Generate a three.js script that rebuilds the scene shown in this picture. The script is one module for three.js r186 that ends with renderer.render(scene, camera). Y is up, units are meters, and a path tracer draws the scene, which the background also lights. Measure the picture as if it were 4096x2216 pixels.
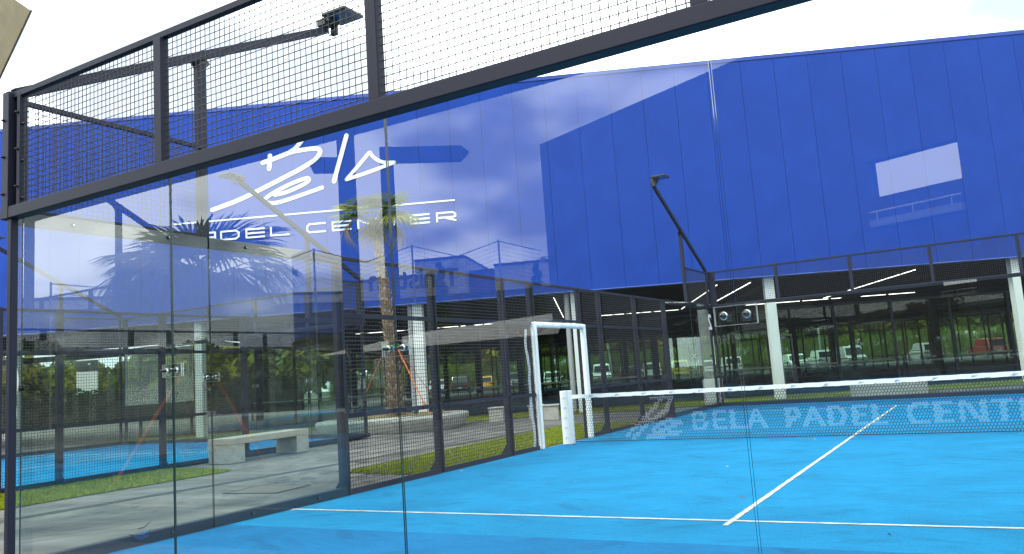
import * as THREE from 'three';
import { mergeGeometries } from 'three/addons/utils/BufferGeometryUtils.js';
import { RoundedBoxGeometry } from 'three/addons/geometries/RoundedBoxGeometry.js';
import { RectAreaLightUniformsLib } from 'three/addons/lights/RectAreaLightUniformsLib.js';
import { TextGeometry } from 'three/addons/geometries/TextGeometry.js';
import { FontLoader } from 'three/addons/loaders/FontLoader.js';
import { createNoise3D, createNoise2D } from 'simplex-noise';

// ───────────────────────── camera, sky, sun, exposure ─────────────────────────
const scene = new THREE.Scene();
const camera = new THREE.PerspectiveCamera(37.966, 1024 / 554, 0.05, 900);
camera.position.set(6.991, 1.305, 3.6889);
camera.rotation.set(0.1268, 0.5106, -0.0706, 'YXZ');
camera.setViewOffset(4096, 2216, -51.8, 17.6, 4096, 2216);
camera.updateMatrixWorld();

const renderer = new THREE.WebGLRenderer({ antialias: true });
renderer.setSize(1024, 554);
renderer.toneMapping = THREE.LinearToneMapping;
renderer.toneMappingExposure = 2.35;
renderer.shadowMap.enabled = true;

let seed = 20240611;
const rnd = () => { seed |= 0; seed = (seed + 0x6d2b79f5) | 0; let t = Math.imul(seed ^ (seed >>> 15), 1 | seed); t = (t + Math.imul(t ^ (t >>> 7), 61 | t)) ^ t; return ((t ^ (t >>> 14)) >>> 0) / 4294967296; };
const rr = (a, b) => a + (b - a) * rnd();
const noise3 = createNoise3D(rnd), noise2 = createNoise2D(rnd);
const fbm3 = (x, y, z, o = 5) => { let s = 0, a = 0.5; for (let i = 0; i < o; i++) { s += a * noise3(x, y, z); x *= 2.03; y *= 2.03; z *= 2.03; a *= 0.5; } return s; };
const fbm2 = (x, y, o = 4) => { let s = 0, a = 0.5; for (let i = 0; i < o; i++) { s += a * noise2(x, y); x *= 2.03; y *= 2.03; a *= 0.5; } return s; };
const sst = (a, b, x) => { const t = Math.min(1, Math.max(0, (x - a) / (b - a))); return t * t * (3 - 2 * t); };

// bright broken overcast: one cloud deck with the same statistics all round
{
  const w = 1024, h = 512, d = new Float32Array(w * h * 4);
  for (let j = 0; j < h; j++) for (let i = 0; i < w; i++) {
    const el = ((j + 0.5) / h - 0.5) * Math.PI, az = ((i + 0.5) / w - 0.5) * 2 * Math.PI;
    const y = Math.sin(el), c = Math.cos(el), x = c * Math.cos(az), z = c * Math.sin(az);
    const q = 1 / (Math.max(y, 0) + 0.22);
    const n = fbm3(x * q * 0.9 + 2.9, z * q * 0.9 + 9.3, y * 1.6, 6);
    const b = sst(-0.2, 0.2, n);
    const o = (j * w + i) * 4;
    d[o] = 0.45 + 1.1 * b; d[o + 1] = 0.52 + 1.14 * b; d[o + 2] = 0.6 + 1.0 * b; d[o + 3] = 1;
  }
  const t = new THREE.DataTexture(d, w, h, THREE.RGBAFormat, THREE.FloatType);
  t.mapping = THREE.EquirectangularReflectionMapping; t.magFilter = THREE.LinearFilter; t.needsUpdate = true;
  scene.background = t; scene.environment = t;
}
const sun = new THREE.DirectionalLight(new THREE.Color(1, 0.95, 0.86), 1.5);
sun.position.set(-14, 34, 18); sun.target.position.set(0, 0, -10);
sun.castShadow = true; sun.shadow.radius = 20; sun.shadow.mapSize.set(2048, 2048);
Object.assign(sun.shadow.camera, { left: -45, right: 45, top: 45, bottom: -45, near: 1, far: 140 });
scene.add(sun, sun.target);

// ───────────────────────── helpers ─────────────────────────
const used = {};
const numbered = (n) => { const k = used[n] = (used[n] ?? -1) + 1; return k ? `${n}_${String(k).padStart(3, '0')}` : n; };
const tag = (o, label, category, group, kind) => { const u = {}; if (label) u.label = label; if (category) u.category = category; if (group) u.group = group; if (kind) u.kind = kind; o.userData = u; return o; };
function thing(name, label, category, [x, y, z] = [0, 0, 0], turn = 0, group) { const o = new THREE.Group(); o.name = numbered(name); o.position.set(x, y, z); o.rotation.y = turn; scene.add(o); return tag(o, label, category, group); }
function part(name, geo, mat, parent, kind, label) { const m = new THREE.Mesh(geo, mat); m.name = name; m.castShadow = m.receiveShadow = true; parent.add(m); if (kind) m.userData.kind = kind; if (label) m.userData.label = label; return m; }
function solo(name, geo, mat, label, category, group, kind) { const m = new THREE.Mesh(geo, mat); m.name = numbered(name); m.castShadow = m.receiveShadow = true; scene.add(m); return tag(m, label, category, group, kind); }
function dup(root, [x, y, z], turn, label, group) { const r = root.clone(); r.name = numbered(root.name.replace(/_\d{3}$/, '')); r.position.set(x, y, z); r.rotation.y = turn; r.userData = { ...root.userData }; if (label) r.userData.label = label; if (group) r.userData.group = group; scene.add(r); return r; }
const P = (...l) => mergeGeometries(l.flat().map((g) => { const q = g.index ? g.toNonIndexed() : g; for (const k of Object.keys(q.attributes)) if (!['position', 'normal', 'uv'].includes(k)) q.deleteAttribute(k); return q; }));
const V = (x, y, z) => new THREE.Vector3(x, y, z);
const bx = (w, h, d, x = 0, y = 0, z = 0) => new THREE.BoxGeometry(w, h, d).translate(x, y, z);
const rb = (w, h, d, r, x = 0, y = 0, z = 0, s = 2) => new RoundedBoxGeometry(w, h, d, s, r).translate(x, y, z);
const span = (x0, x1, y0, y1, z0, z1, r = 0) => (r ? rb(x1 - x0, y1 - y0, z1 - z0, r, (x0 + x1) / 2, (y0 + y1) / 2, (z0 + z1) / 2, 1) : bx(x1 - x0, y1 - y0, z1 - z0, (x0 + x1) / 2, (y0 + y1) / 2, (z0 + z1) / 2));
const cyl = (r0, r1, h, n, x = 0, y = 0, z = 0) => new THREE.CylinderGeometry(r1, r0, h, n).translate(x, y + h / 2, z);
function bar(a, b, w, h, r = 0) { const A = V(...a), B = V(...b), L = A.distanceTo(B), g = r ? new RoundedBoxGeometry(w, h, L, 1, r) : new THREE.BoxGeometry(w, h, L); const m = new THREE.Matrix4().lookAt(A, B, Math.abs(B.y - A.y) / L > 0.99 ? V(1, 0, 0) : V(0, 1, 0)); m.setPosition(A.add(B).multiplyScalar(0.5)); return g.applyMatrix4(m); }
function rod(a, b, r, n = 6, r2 = r) { const A = V(...a), B = V(...b), L = A.distanceTo(B); const g = new THREE.CylinderGeometry(r2, r, L, n); g.applyQuaternion(new THREE.Quaternion().setFromUnitVectors(V(0, 1, 0), B.clone().sub(A).normalize())); return g.translate((A.x + B.x) / 2, (A.y + B.y) / 2, (A.z + B.z) / 2); }
// a cheap bag of four-sided cords, one geometry
class Cords {
  constructor() { this.p = []; this.n = []; this.i = []; }
  add(ax, ay, az, bx_, by, bz, r) {
    const d = V(bx_ - ax, by - ay, bz - az).normalize(); const u = Math.abs(d.y) > 0.9 ? V(1, 0, 0) : V(0, 1, 0); const s = u.cross(d).normalize(), t = d.clone().cross(s);
    const k = this.p.length / 3;
    for (const [cx, cy, cz] of [[ax, ay, az], [bx_, by, bz]]) for (const [m, n] of [[1, 0], [0, 1], [-1, 0], [0, -1]]) { const nx = s.x * m + t.x * n, ny = s.y * m + t.y * n, nz = s.z * m + t.z * n; this.p.push(cx + nx * r, cy + ny * r, cz + nz * r); this.n.push(nx, ny, nz); }
    for (let q = 0; q < 4; q++) { const e = (q + 1) % 4; this.i.push(k + q, k + e, k + 4 + e, k + q, k + 4 + e, k + 4 + q); }
  }
  geo() { const g = new THREE.BufferGeometry(); g.setAttribute('position', new THREE.Float32BufferAttribute(this.p, 3)); g.setAttribute('normal', new THREE.Float32BufferAttribute(this.n, 3)); g.setAttribute('uv', new THREE.Float32BufferAttribute(new Float32Array(this.p.length / 3 * 2), 2)); g.setIndex(this.i); return g; }
}
function quads(list) { // list of [a,b,c,d] points → flat two-sided faces
  const p = [], n = [], uv = [];
  for (const [a, b, c, d] of list) { const A = V(...a), B = V(...b), C = V(...c), D = V(...d); const N = B.clone().sub(A).cross(C.clone().sub(A)).normalize(); for (const [q, u, v] of [[A, 0, 0], [B, 1, 0], [C, 1, 1], [A, 0, 0], [C, 1, 1], [D, 0, 1]]) { p.push(q.x, q.y, q.z); n.push(N.x, N.y, N.z); uv.push(u, v); } }
  const g = new THREE.BufferGeometry(); g.setAttribute('position', new THREE.Float32BufferAttribute(p, 3)); g.setAttribute('normal', new THREE.Float32BufferAttribute(n, 3)); g.setAttribute('uv', new THREE.Float32BufferAttribute(uv, 2)); return g;
}
// a stroke of even width along a polyline, as a flat shape with thickness (for lettering)
function stroke(pts, w, depth, curve = true) {
  const src = pts.map(([x, y]) => new THREE.Vector2(x, y));
  const path = curve && src.length > 2 ? new THREE.SplineCurve(src).getPoints(src.length * 6) : src;
  const gs = [];
  for (let i = 0; i + 1 < path.length; i++) { const a = path[i], b = path[i + 1], L = a.distanceTo(b); if (L < 1e-4) continue; gs.push(new THREE.BoxGeometry(L, w, depth).rotateZ(Math.atan2(b.y - a.y, b.x - a.x)).translate((a.x + b.x) / 2, (a.y + b.y) / 2, 0.0004 * (i % 5))); }
  for (const q of path) gs.push(new THREE.CylinderGeometry(w / 2, w / 2, depth, 10).rotateX(Math.PI / 2).translate(q.x, q.y, 0.0002));
  return P(gs);
}
function sheet(pts, y, scale = 1) { // flat polygon on the ground, uv in metres
  const s = new THREE.Shape(pts.map(([x, z]) => new THREE.Vector2(x, -z)));
  const g = new THREE.ShapeGeometry(s).rotateX(-Math.PI / 2).translate(0, y, 0);
  const p = g.attributes.position, uv = g.attributes.uv; for (let i = 0; i < p.count; i++) uv.setXY(i, p.getX(i) * scale, p.getZ(i) * scale);
  return g;
}
function metreUV(g, sx = 1, sy = 1) { const p = g.attributes.position, n = g.attributes.normal, uv = g.attributes.uv; for (let i = 0; i < p.count; i++) { const ax = Math.abs(n.getX(i)), ay = Math.abs(n.getY(i)), az = Math.abs(n.getZ(i)); if (ay > ax && ay > az) uv.setXY(i, p.getX(i) * sx, p.getZ(i) * sy); else if (ax > az) uv.setXY(i, p.getZ(i) * sx, p.getY(i) * sy); else uv.setXY(i, p.getX(i) * sx, p.getY(i) * sy); } return g; }

// ───────────────────────── textures and materials ─────────────────────────
function tex(w, h, f, srgb, metres) { // f(u,v) in 0..1 → [r,g,b] (sRGB bytes 0..1 if srgb); tiles
  const d = new Uint8Array(w * h * 4);
  for (let j = 0; j < h; j++) for (let i = 0; i < w; i++) { const c = f(i / w, j / h), o = (j * w + i) * 4; d[o] = 255 * Math.min(1, Math.max(0, c[0])); d[o + 1] = 255 * Math.min(1, Math.max(0, c[1])); d[o + 2] = 255 * Math.min(1, Math.max(0, c[2])); d[o + 3] = 255; }
  const t = new THREE.DataTexture(d, w, h); t.wrapS = t.wrapT = THREE.RepeatWrapping; t.magFilter = THREE.LinearFilter; t.minFilter = THREE.LinearMipmapLinearFilter; t.generateMipmaps = true; if (srgb) t.colorSpace = THREE.SRGBColorSpace; if (metres) t.repeat.set(1 / metres[0], 1 / metres[1]); t.needsUpdate = true; return t;
}
// tiling noise on a torus
const tn = (u, v, fu, fv, o = 4, k = 0) => { const a = u * 2 * Math.PI, b = v * 2 * Math.PI; let s = 0, am = 0.5; for (let i = 0; i < o; i++) { const m = 2 ** i; s += am * noise3(Math.cos(a) * fu * m / 6.28 + Math.cos(b) * fv * m * 0.157 + k, Math.sin(a) * fu * m / 6.28 + k * 3.1, Math.sin(b) * fv * m / 6.28 + Math.cos(b) * fv * m * 0.03); am *= 0.5; } return s; };
const lin = (r, g, b) => new THREE.Color().setRGB(r, g, b);
const S = (c, rough = 0.6, o = {}) => new THREE.MeshStandardMaterial({ color: c, roughness: rough, ...o });
const D = (c, rough = 0.9, o = {}) => new THREE.MeshPhysicalMaterial({ color: c, roughness: rough, specularIntensity: 0.25, ...o });
const M = {};
const grey = (f) => (u, v) => { const x = f(u, v); return [x, x, x]; };
const concTex = tex(1024, 1024, grey((u, v) => 0.72 + 0.16 * tn(u, v, 5, 5, 5) + 0.05 * (rnd() - 0.5) + 0.12 * tn(u, v, 2, 14, 4, 5) - 0.12 * sst(0.28, 0.46, tn(u, v, 26, 12, 3, 9))), true, [6, 6]);
const slabTex = tex(512, 512, grey((u, v) => 0.84 + 0.1 * tn(u, v, 6, 6, 5) + 0.05 * (rnd() - 0.5) - 0.1 * sst(0.3, 0.42, tn(u, v, 20, 20, 2, 4))), true, [2, 2]);
const fineBump = tex(256, 256, grey(() => rnd()), false, [0.35, 0.35]);
const turfTex = tex(1024, 1024, (u, v) => { const n = 0.88 + 0.07 * tn(u, v, 4, 5, 4) + 0.05 * tn(u, v, 14, 60, 3, 7) - 0.05 * sst(0.2, 0.45, tn(u, v, 5, 9, 3, 31)) + 0.24 * (rnd() - 0.5); return [n, n, n]; }, true, [4, 4]);
const turfTex2 = turfTex.clone(); turfTex2.offset.set(0.37, 0.61);
const grassTex = tex(512, 512, (u, v) => { const n = 0.78 + 0.22 * tn(u, v, 9, 9, 4) + 0.3 * (rnd() - 0.5); return [n, n, n * 0.9]; }, true, [1.5, 1.5]);
const asphaltTex = tex(256, 256, grey((u, v) => 0.75 + 0.15 * tn(u, v, 4, 4, 4) + 0.15 * (rnd() - 0.5)), true, [4, 4]);
const drips = Array.from({ length: 26 }, () => { const v0 = rr(0, 0.95); return [rnd(), v0, v0 + rr(0.02, 0.12)]; }); // thin lime drips on the cladding
const cladTex = tex(512, 1024, (u, v) => { const n = 0.95 + 0.05 * tn(u, v, 3, 5, 4); let s = 0; for (const [du, v0, v1] of drips) if (Math.abs(u - du) < 0.0022 && v > v0 && v < v1) s = 0.16; return [n + s * 1.6, n + s, n + s * 0.5]; }, true, [4.36, 7.35]);
const waveTex = tex(256, 512, grey((u, v) => 0.5 + 0.5 * tn(u, v, 4, 3, 3, 21)), false, [4.36, 7.35]);
const formTex = tex(256, 512, (u, v) => { const n = 0.9 + 0.04 * tn(u, v, 2, 12, 3) + 0.06 * tn(u, v, 3, 3, 3, 2) + 0.015 * (rnd() - 0.5); return [n, n * 0.985, n * 0.95]; }, true, [1.4, 1.4]);
const steelRough = tex(128, 128, grey(() => 0.82 + 0.25 * rnd()), false, [0.4, 0.4]);

M.steel = D(lin(0.024, 0.026, 0.044), 0.5, { roughnessMap: steelRough });
M.wire = S(lin(0.02, 0.019, 0.026), 0.5);
M.bolt = S(lin(0.012, 0.012, 0.014), 0.35);
M.chrome = S(lin(0.7, 0.71, 0.72), 0.25, { metalness: 1 });
M.glass = new THREE.MeshPhysicalMaterial({ color: lin(0.88, 0.94, 0.915), roughness: 0, transmission: 1, thickness: 0, ior: 1.8 });
M.glassSide = new THREE.MeshPhysicalMaterial({ color: lin(0.79, 0.865, 0.825), roughness: 0, transmission: 1, thickness: 0, ior: 1.7 });
M.glassIn = new THREE.MeshPhysicalMaterial({ color: lin(0.8, 0.9, 0.85), roughness: 0, transmission: 1, thickness: 0, ior: 1.4 });
M.glassEdge = S(lin(0.03, 0.05, 0.05), 0.12);
M.acrylic = new THREE.MeshPhysicalMaterial({ color: lin(0.95, 0.97, 0.97), roughness: 0.02, transmission: 1, thickness: 0, ior: 1.5 });
M.acrylicEdge = S(lin(0.42, 0.45, 0.45), 0.2);
M.paving = D(lin(0.29, 0.28, 0.274), 0.75, { map: concTex, bumpMap: fineBump, bumpScale: 0.002 });
M.asphalt = S(lin(0.06, 0.06, 0.062), 0.9, { map: asphaltTex });
M.turfA = D(lin(0.006, 0.255, 0.55), 0.95, { map: turfTex, bumpMap: fineBump, bumpScale: 0.004 });
M.turfB = D(lin(0.006, 0.185, 0.46), 0.95, { map: turfTex2, bumpMap: fineBump, bumpScale: 0.004 });
M.line = S(lin(0.7, 0.72, 0.74), 0.9, { map: slabTex, bumpMap: fineBump, bumpScale: 0.004 });
M.grassMat = D(lin(0.18, 0.225, 0.014), 0.95, { map: grassTex });
M.blade = D(lin(0.21, 0.255, 0.016), 0.8, { side: THREE.DoubleSide });
M.drain = S(lin(0.025, 0.025, 0.027), 0.8);
M.concrete = D(lin(0.52, 0.52, 0.49), 0.8, { map: slabTex, bumpMap: fineBump, bumpScale: 0.0015 });
M.formed = D(lin(0.4, 0.33, 0.22), 0.85, { map: formTex });
M.white = S(lin(0.78, 0.78, 0.78), 0.5);
M.vinyl = S(lin(0.8, 0.81, 0.82), 0.42);
M.ink = S(lin(0.12, 0.15, 0.2), 0.6);
M.blue = D(lin(0.012, 0.056, 0.345), 0.36, { map: cladTex, bumpMap: waveTex, bumpScale: 0.02 });
M.blueTrim = S(lin(0.012, 0.05, 0.32), 0.35);
M.joint = S(lin(0.012, 0.02, 0.1), 0.8);
M.soffit = D(lin(0.014, 0.014, 0.017), 1, { specularIntensity: 0 });
M.column = S(lin(0.62, 0.66, 0.66), 0.5);
M.pipe = S(lin(0.3, 0.31, 0.33), 0.45);
M.led = S(0x000000, 0.5, { emissive: lin(1, 0.97, 0.88), emissiveIntensity: 2.2 });
M.netBlack = S(lin(0.012, 0.012, 0.016), 0.8);
M.netWhite = S(lin(0.3, 0.3, 0.33), 0.8);
M.gravel = S(lin(0.5, 0.41, 0.26), 0.95, { map: grassTex, bumpMap: fineBump, bumpScale: 0.01 });
M.bark = S(lin(0.17, 0.105, 0.065), 0.9);
M.boot = [S(lin(0.28, 0.17, 0.1), 0.85), S(lin(0.2, 0.14, 0.1), 0.85), S(lin(0.36, 0.27, 0.19), 0.85)];
const leafMat = (r, g, b) => new THREE.MeshPhysicalMaterial({ color: lin(r, g, b), roughness: 0.9, specularIntensity: 0.12, transmission: 0.35, thickness: 0, side: THREE.DoubleSide });
M.frond = [leafMat(0.17, 0.2, 0.03), leafMat(0.22, 0.24, 0.05), leafMat(0.09, 0.14, 0.025)];
M.frondDry = leafMat(0.4, 0.32, 0.16);
M.strap = S(lin(0.8, 0.2, 0.04), 0.6);
M.tie = S(lin(0.03, 0.42, 0.12), 0.6);
M.black = S(lin(0.015, 0.015, 0.016), 0.5);
M.lampGlass = S(lin(0.05, 0.1, 0.17), 0.12);

// ───────────────────────── setting: ground, paving, turf ─────────────────────────
// the blue hall's own axes: s along its front, d in behind the front
const FD = V(0.90514, 0, -0.42511), FN = V(0.42511, 0, 0.90514), F0 = V(-4.5, 0, -19.85);
const fp = (s, y, d) => [F0.x + FD.x * s - FN.x * d, y, F0.z + FD.z * s - FN.z * d];
const fxz = (s, d) => { const q = fp(s, 0, d); return [q[0], q[2]]; };
const FTURN = Math.atan2(0.42511, 0.90514);
solo('ground', sheet([[-420, -420], [420, -420], [420, 420], [-420, 420]].map(([x, z]) => [x, z]), -0.02), M.asphalt, null, null, null, 'structure').name = 'ground';
solo('paving', sheet([[-40, 46], [46, 46], [46, -30], ...[[60, -1.5], [-60, -1.5]].map(([s, d]) => fxz(s, d)), [-70, 46]].filter((q, i) => i !== 0 && i !== 5).concat([[-70, 46]]), -0.006), M.paving, null, null, null, 'structure');
solo('hall_floor', sheet([fxz(-40, -1.5), fxz(60, -1.5), fxz(60, 48), fxz(-40, 48)], -0.012), M.paving, null, null, null, 'structure');

function courtFloor(ox, oz, indoor, y = 0, turn = 0, depthY = 0) {
  const o = new THREE.Group(); o.name = numbered('court_turf'); scene.add(o); o.position.set(ox, y, oz); o.rotation.y = turn; o.userData.kind = 'structure';
  const seams = [0.02, -2.17, -10, -17.83, -20.02];
  for (let i = 0; i < 4; i++) part('turf_roll', sheet([[-0.02, seams[i]], [10.02, seams[i]], [10.02, seams[i + 1]], [-0.02, seams[i + 1]]], 0), i === 0 || i === 3 ? M.turfB : M.turfA, o);
  const ln = (x0, x1, z0, z1) => { const l = [], far = [], alongX = x1 - x0 > z0 - z1, L = alongX ? x1 - x0 : z0 - z1, n = Math.max(2, Math.round(L / 0.06)); for (let i = 0; i <= n; i++) { const t = i / n, j = () => rr(-0.004, 0.004); if (alongX) { l.push([x0 + t * L, z0 + j()]); far.push([x0 + t * L, z1 + j()]); } else { l.push([x0 + j(), z0 - t * L]); far.push([x1 + j(), z0 - t * L]); } } return part('court_line', sheet(l.concat(far.reverse()), 0.004), M.line, o); };
  ln(0, 10, -3.025, -3.075); ln(0, 10, -16.925, -16.975);
  if (!indoor) { ln(4.975, 5.025, -2.85, -3.025); ln(4.975, 5.025, -3.075, -16.925); ln(4.975, 5.025, -16.975, -17.15); } else ln(4.975, 5.025, -3.075, -16.925);
  return o;
}
courtFloor(0, 0); courtFloor(-17, 7.5, false, 0.03);

solo('service_road', sheet([[-70, 1.2], [60, 1.2], [60, 60], [-70, 60]].reverse(), -0.003), S(lin(0.03, 0.03, 0.032), 0.9, { map: asphaltTex }), null, null, null, 'structure');
// drain slot
{
  const a = [-3.95, 1.5], b = [-2.25, -15.5], g = []; const L = Math.hypot(b[0] - a[0], b[1] - a[1]), ux = (b[0] - a[0]) / L, uz = (b[1] - a[1]) / L;
  const o = thing('floor_drain', 'long dark slotted drain channel set in the grey paving beside the court', 'drain', [a[0], 0, a[1]], Math.atan2(-uz, ux));
  part('channel', span(0, L, -0.02, 0.0005, -0.075, 0.075), M.drain, o);
  const bars = []; for (let x = 0.02; x < L; x += 0.045) bars.push(span(x, x + 0.022, -0.004, 0.005, -0.068, 0.068)); part('grating', P(bars), S(lin(0.06, 0.06, 0.06), 0.7), o, 'stuff');
  part('rim', P(span(0, L, -0.01, 0.006, -0.085, -0.075), span(0, L, -0.01, 0.006, 0.075, 0.085)), S(lin(0.14, 0.14, 0.14), 0.6), o);
}
{
  const o = thing('access_cover', 'square perforated metal access cover let into the grey paving', 'cover', [-1.85, 0, -4.4], 0.12);
  part('frame', P(span(-0.46, 0.46, -0.01, 0.004, -0.36, -0.33), span(-0.46, 0.46, -0.01, 0.004, 0.33, 0.36), span(-0.46, -0.43, -0.01, 0.004, -0.33, 0.33), span(0.43, 0.46, -0.01, 0.004, -0.33, 0.33)), M.drain, o);
  const t = []; for (let i = 0; i < 9; i++) t.push(span(-0.42, 0.42, -0.008, 0.003, -0.32 + i * 0.073, -0.272 + i * 0.073)); part('plate', P(t), S(lin(0.13, 0.12, 0.1), 0.6), o);
}
// wet patches left on the paving (dark splashes with their own outline)
{
  const g = [];
  for (let k = 0; k < 46; k++) { const x = rr(-2.9, -0.35), z = rr(-4.8, -7.4) + (x + 2) * 0.2, r = rr(0.05, 0.15), s = []; const n = 9; for (let i = 0; i < n; i++) { const a = i / n * 6.283, q = r * rr(0.7, 1.2); s.push([x + Math.cos(a) * q, z + Math.sin(a) * q * 0.8]); } g.push(sheet(s.reverse(), -0.003)); }
  solo('water_stain', P(g), S(lin(0.075, 0.078, 0.082), 0.3), null, null, null, 'stuff');
  scene.children[scene.children.length - 1].userData.label = 'small dark wet splashes scattered on the grey paving';
  scene.children[scene.children.length - 1].userData.category = 'stain';
}
{
  const g = [], c2 = []; for (let k = 0; k < 70; k++) { const near = rnd() < 0.4, x = near ? rr(0.05, 1.0) : rr(0.1, 9.5), z = -rr(1.5, 16), a = rr(0, 6.28), l = rr(0.012, 0.035), w = l * rr(0.25, 0.5), R2 = (p, q) => [x + p * Math.cos(a) - q * Math.sin(a), 0.008 + rnd() * 0.012, z + p * Math.sin(a) + q * Math.cos(a)]; (k % 4 ? g : c2).push([R2(-l, 0), R2(0, w), R2(l, 0), R2(0, -w)]); }
  const m = solo('leaf_litter', quads(g), S(lin(0.1, 0.075, 0.03), 0.9, { side: THREE.DoubleSide }), 'tiny brown leaf scraps scattered on the blue court', 'leaf litter', undefined, 'stuff'); const m2 = solo('leaf_litter', quads(c2), S(lin(0.5, 0.5, 0.46), 0.9, { side: THREE.DoubleSide }), 'tiny pale scraps scattered on the blue court', 'leaf litter', undefined, 'stuff');
}
// artificial grass: a mat with short blades
const bladeGeo = quads([[[-0.004, 0, 0], [0.004, 0, 0], [0.002, 0.02, 0.004], [-0.002, 0.02, 0.004]], [[-0.002, 0.02, 0.004], [0.002, 0.02, 0.004], [0.0006, 0.036, 0.013], [-0.0006, 0.036, 0.013]]]);
function grassBed(pts, n, label) {
  const mat = solo('lawn', sheet(pts, 0.004), M.grassMat, label, 'artificial grass', 'beds of artificial grass', 'structure');
  const xs = pts.map((q) => q[0]), zs = pts.map((q) => q[1]), x0 = Math.min(...xs), x1 = Math.max(...xs), z0 = Math.min(...zs), z1 = Math.max(...zs);
  const inside = (x, z) => { let c = false; for (let i = 0, j = pts.length - 1; i < pts.length; j = i++) { const [xi, zi] = pts[i], [xj, zj] = pts[j]; if ((zi > z) !== (zj > z) && x < ((xj - xi) * (z - zi)) / (zj - zi) + xi) c = !c; } return c; };
  const im = new THREE.InstancedMesh(bladeGeo, M.blade, n); im.name = numbered('grass_blades'); const m = new THREE.Matrix4(), q = new THREE.Quaternion(), e = new THREE.Euler(), c = new THREE.Color();
  for (let k = 0; k < n; k++) { let x, z; do { x = rr(x0, x1); z = rr(z0, z1); } while (!inside(x, z)); e.set(rr(-0.3, 0.3), rr(0, 6.28), rr(-0.3, 0.3)); q.setFromEuler(e); const s = rr(0.7, 1.25); m.compose(V(x, 0.003, z), q, V(s * 1.8, s, s)); im.setMatrixAt(k, m); const t = rr(0.6, 1.35); im.setColorAt(k, c.setRGB(t * rr(0.85, 1.15), t, t * rr(0.7, 1.1))); }
  im.userData = { kind: 'stuff', label: label + ', its blades', category: 'artificial grass' }; scene.add(im); im.castShadow = true;
}
grassBed([[-0.12, -5.75], [-0.12, -14.8], [-2.3, -14.6], [-2.15, -9.2], [-1.95, -6.2], [-1.9, -6.05]], 42000, 'olive green artificial grass strip along the mesh side fence');
grassBed([[-4.85, 0.5], [-4.8, -6.2], [-4.95, -6.42], [-6.85, -6.6], [-6.88, 0.5]], 42000, 'artificial grass bed beside the neighbouring court fence by the bench');
grassBed([fxz(-4.6, -0.6), fxz(16, -0.6), fxz(16, 2.4), fxz(-4.6, 2.4)], 24000, 'artificial grass strip below the front of the blue hall');
grassBed([fxz(-16, -0.4), fxz(-9, -0.4), fxz(-9, 2.2), fxz(-16, 2.2)], 8000, 'artificial grass strip left of the planted palm under the blue hall');

// ───────────────────────── the padel court ─────────────────────────
function wires(w, h, pitch = 0.05, r = 0.0035) { // grid from (0,0) to (w,h) in the xy plane
  const c = new Cords(); const nx = Math.round(w / pitch), ny = Math.round(h / pitch);
  for (let i = 1; i < nx; i++) c.add(i * w / nx, 0, r, i * w / nx, h, r, r); for (let j = 1; j < ny; j++) c.add(0, j * h / ny, -r, w, j * h / ny, -r, r); return c.geo();
}
const WIRES = {}; const wireGeo = (w, h, p = 0.05) => (WIRES[`${w}|${h}|${p}`] ??= wires(w, h, p));
function paneGeo(w, h) { // pane in xy plane from (0,0), 12 mm deep, group 0 = pane, group 1 = polished edges
  const pane = new THREE.PlaneGeometry(w, h).translate(w / 2, h / 2, 0).toNonIndexed();
  const e = 0.006, edge = P(quads([[[0, 0, -e], [0, 0, e], [0, h, e], [0, h, -e]], [[w, 0, e], [w, 0, -e], [w, h, -e], [w, h, e]], [[0, h, e], [w, h, e], [w, h, -e], [0, h, -e]], [[0, 0, -e], [w, 0, -e], [w, 0, e], [0, 0, e]]]));
  const g = mergeGeometries([pane, edge], true); return g;
}
const PANES = {}; const pane = (w, h) => (PANES[`${w}|${h}`] ??= paneGeo(w, h));
const glassPair = [M.glass, M.glassEdge];
const clampPlate = (() => { const p = new THREE.PlaneGeometry(0.2, 0.092).toNonIndexed(); const e = P(span(-0.1, 0.1, 0.044, 0.046, -0.008, 0.0), span(-0.1, 0.1, -0.046, -0.044, -0.008, 0.0), span(-0.1, -0.0985, -0.044, 0.044, -0.008, 0.0), span(0.0985, 0.1, -0.044, 0.044, -0.008, 0.0)); return mergeGeometries([p, e], true); })();
const boltGeo = P(new THREE.CylinderGeometry(0.017, 0.02, 0.012, 14).rotateX(Math.PI / 2).translate(0, 0, 0.006)), capGeo = P(new THREE.CylinderGeometry(0.009, 0.013, 0.03, 12).rotateX(Math.PI / 2).translate(0, 0, 0.026), new THREE.SphereGeometry(0.009, 10, 6).translate(0, 0, 0.041));
const nutGeo = P(new THREE.CylinderGeometry(0.013, 0.013, 0.006, 10).rotateX(Math.PI / 2), new THREE.SphereGeometry(0.0105, 10, 6).scale(1, 1, 1.5).translate(0, 0, 0.008));
function clampAt(parent, place) { const g = new THREE.Group(); g.name = 'glass_clamp'; place(g); parent.add(g); part('plate', clampPlate, [M.acrylic, M.acrylicEdge], g); for (const s of [-0.054, 0.054]) { const b = part('bolt', boltGeo, M.chrome, g); b.position.set(s, 0, 0); const c = part('bolt_cap', capGeo, M.bolt, g); c.position.set(s, 0, 0); } return g; }
const studGeo = P(new THREE.CylinderGeometry(0.016, 0.018, 0.008, 12).rotateX(Math.PI / 2)), studDot = new THREE.CylinderGeometry(0.007, 0.007, 0.003, 8).rotateX(Math.PI / 2).translate(0, 0, 0.006);

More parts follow.
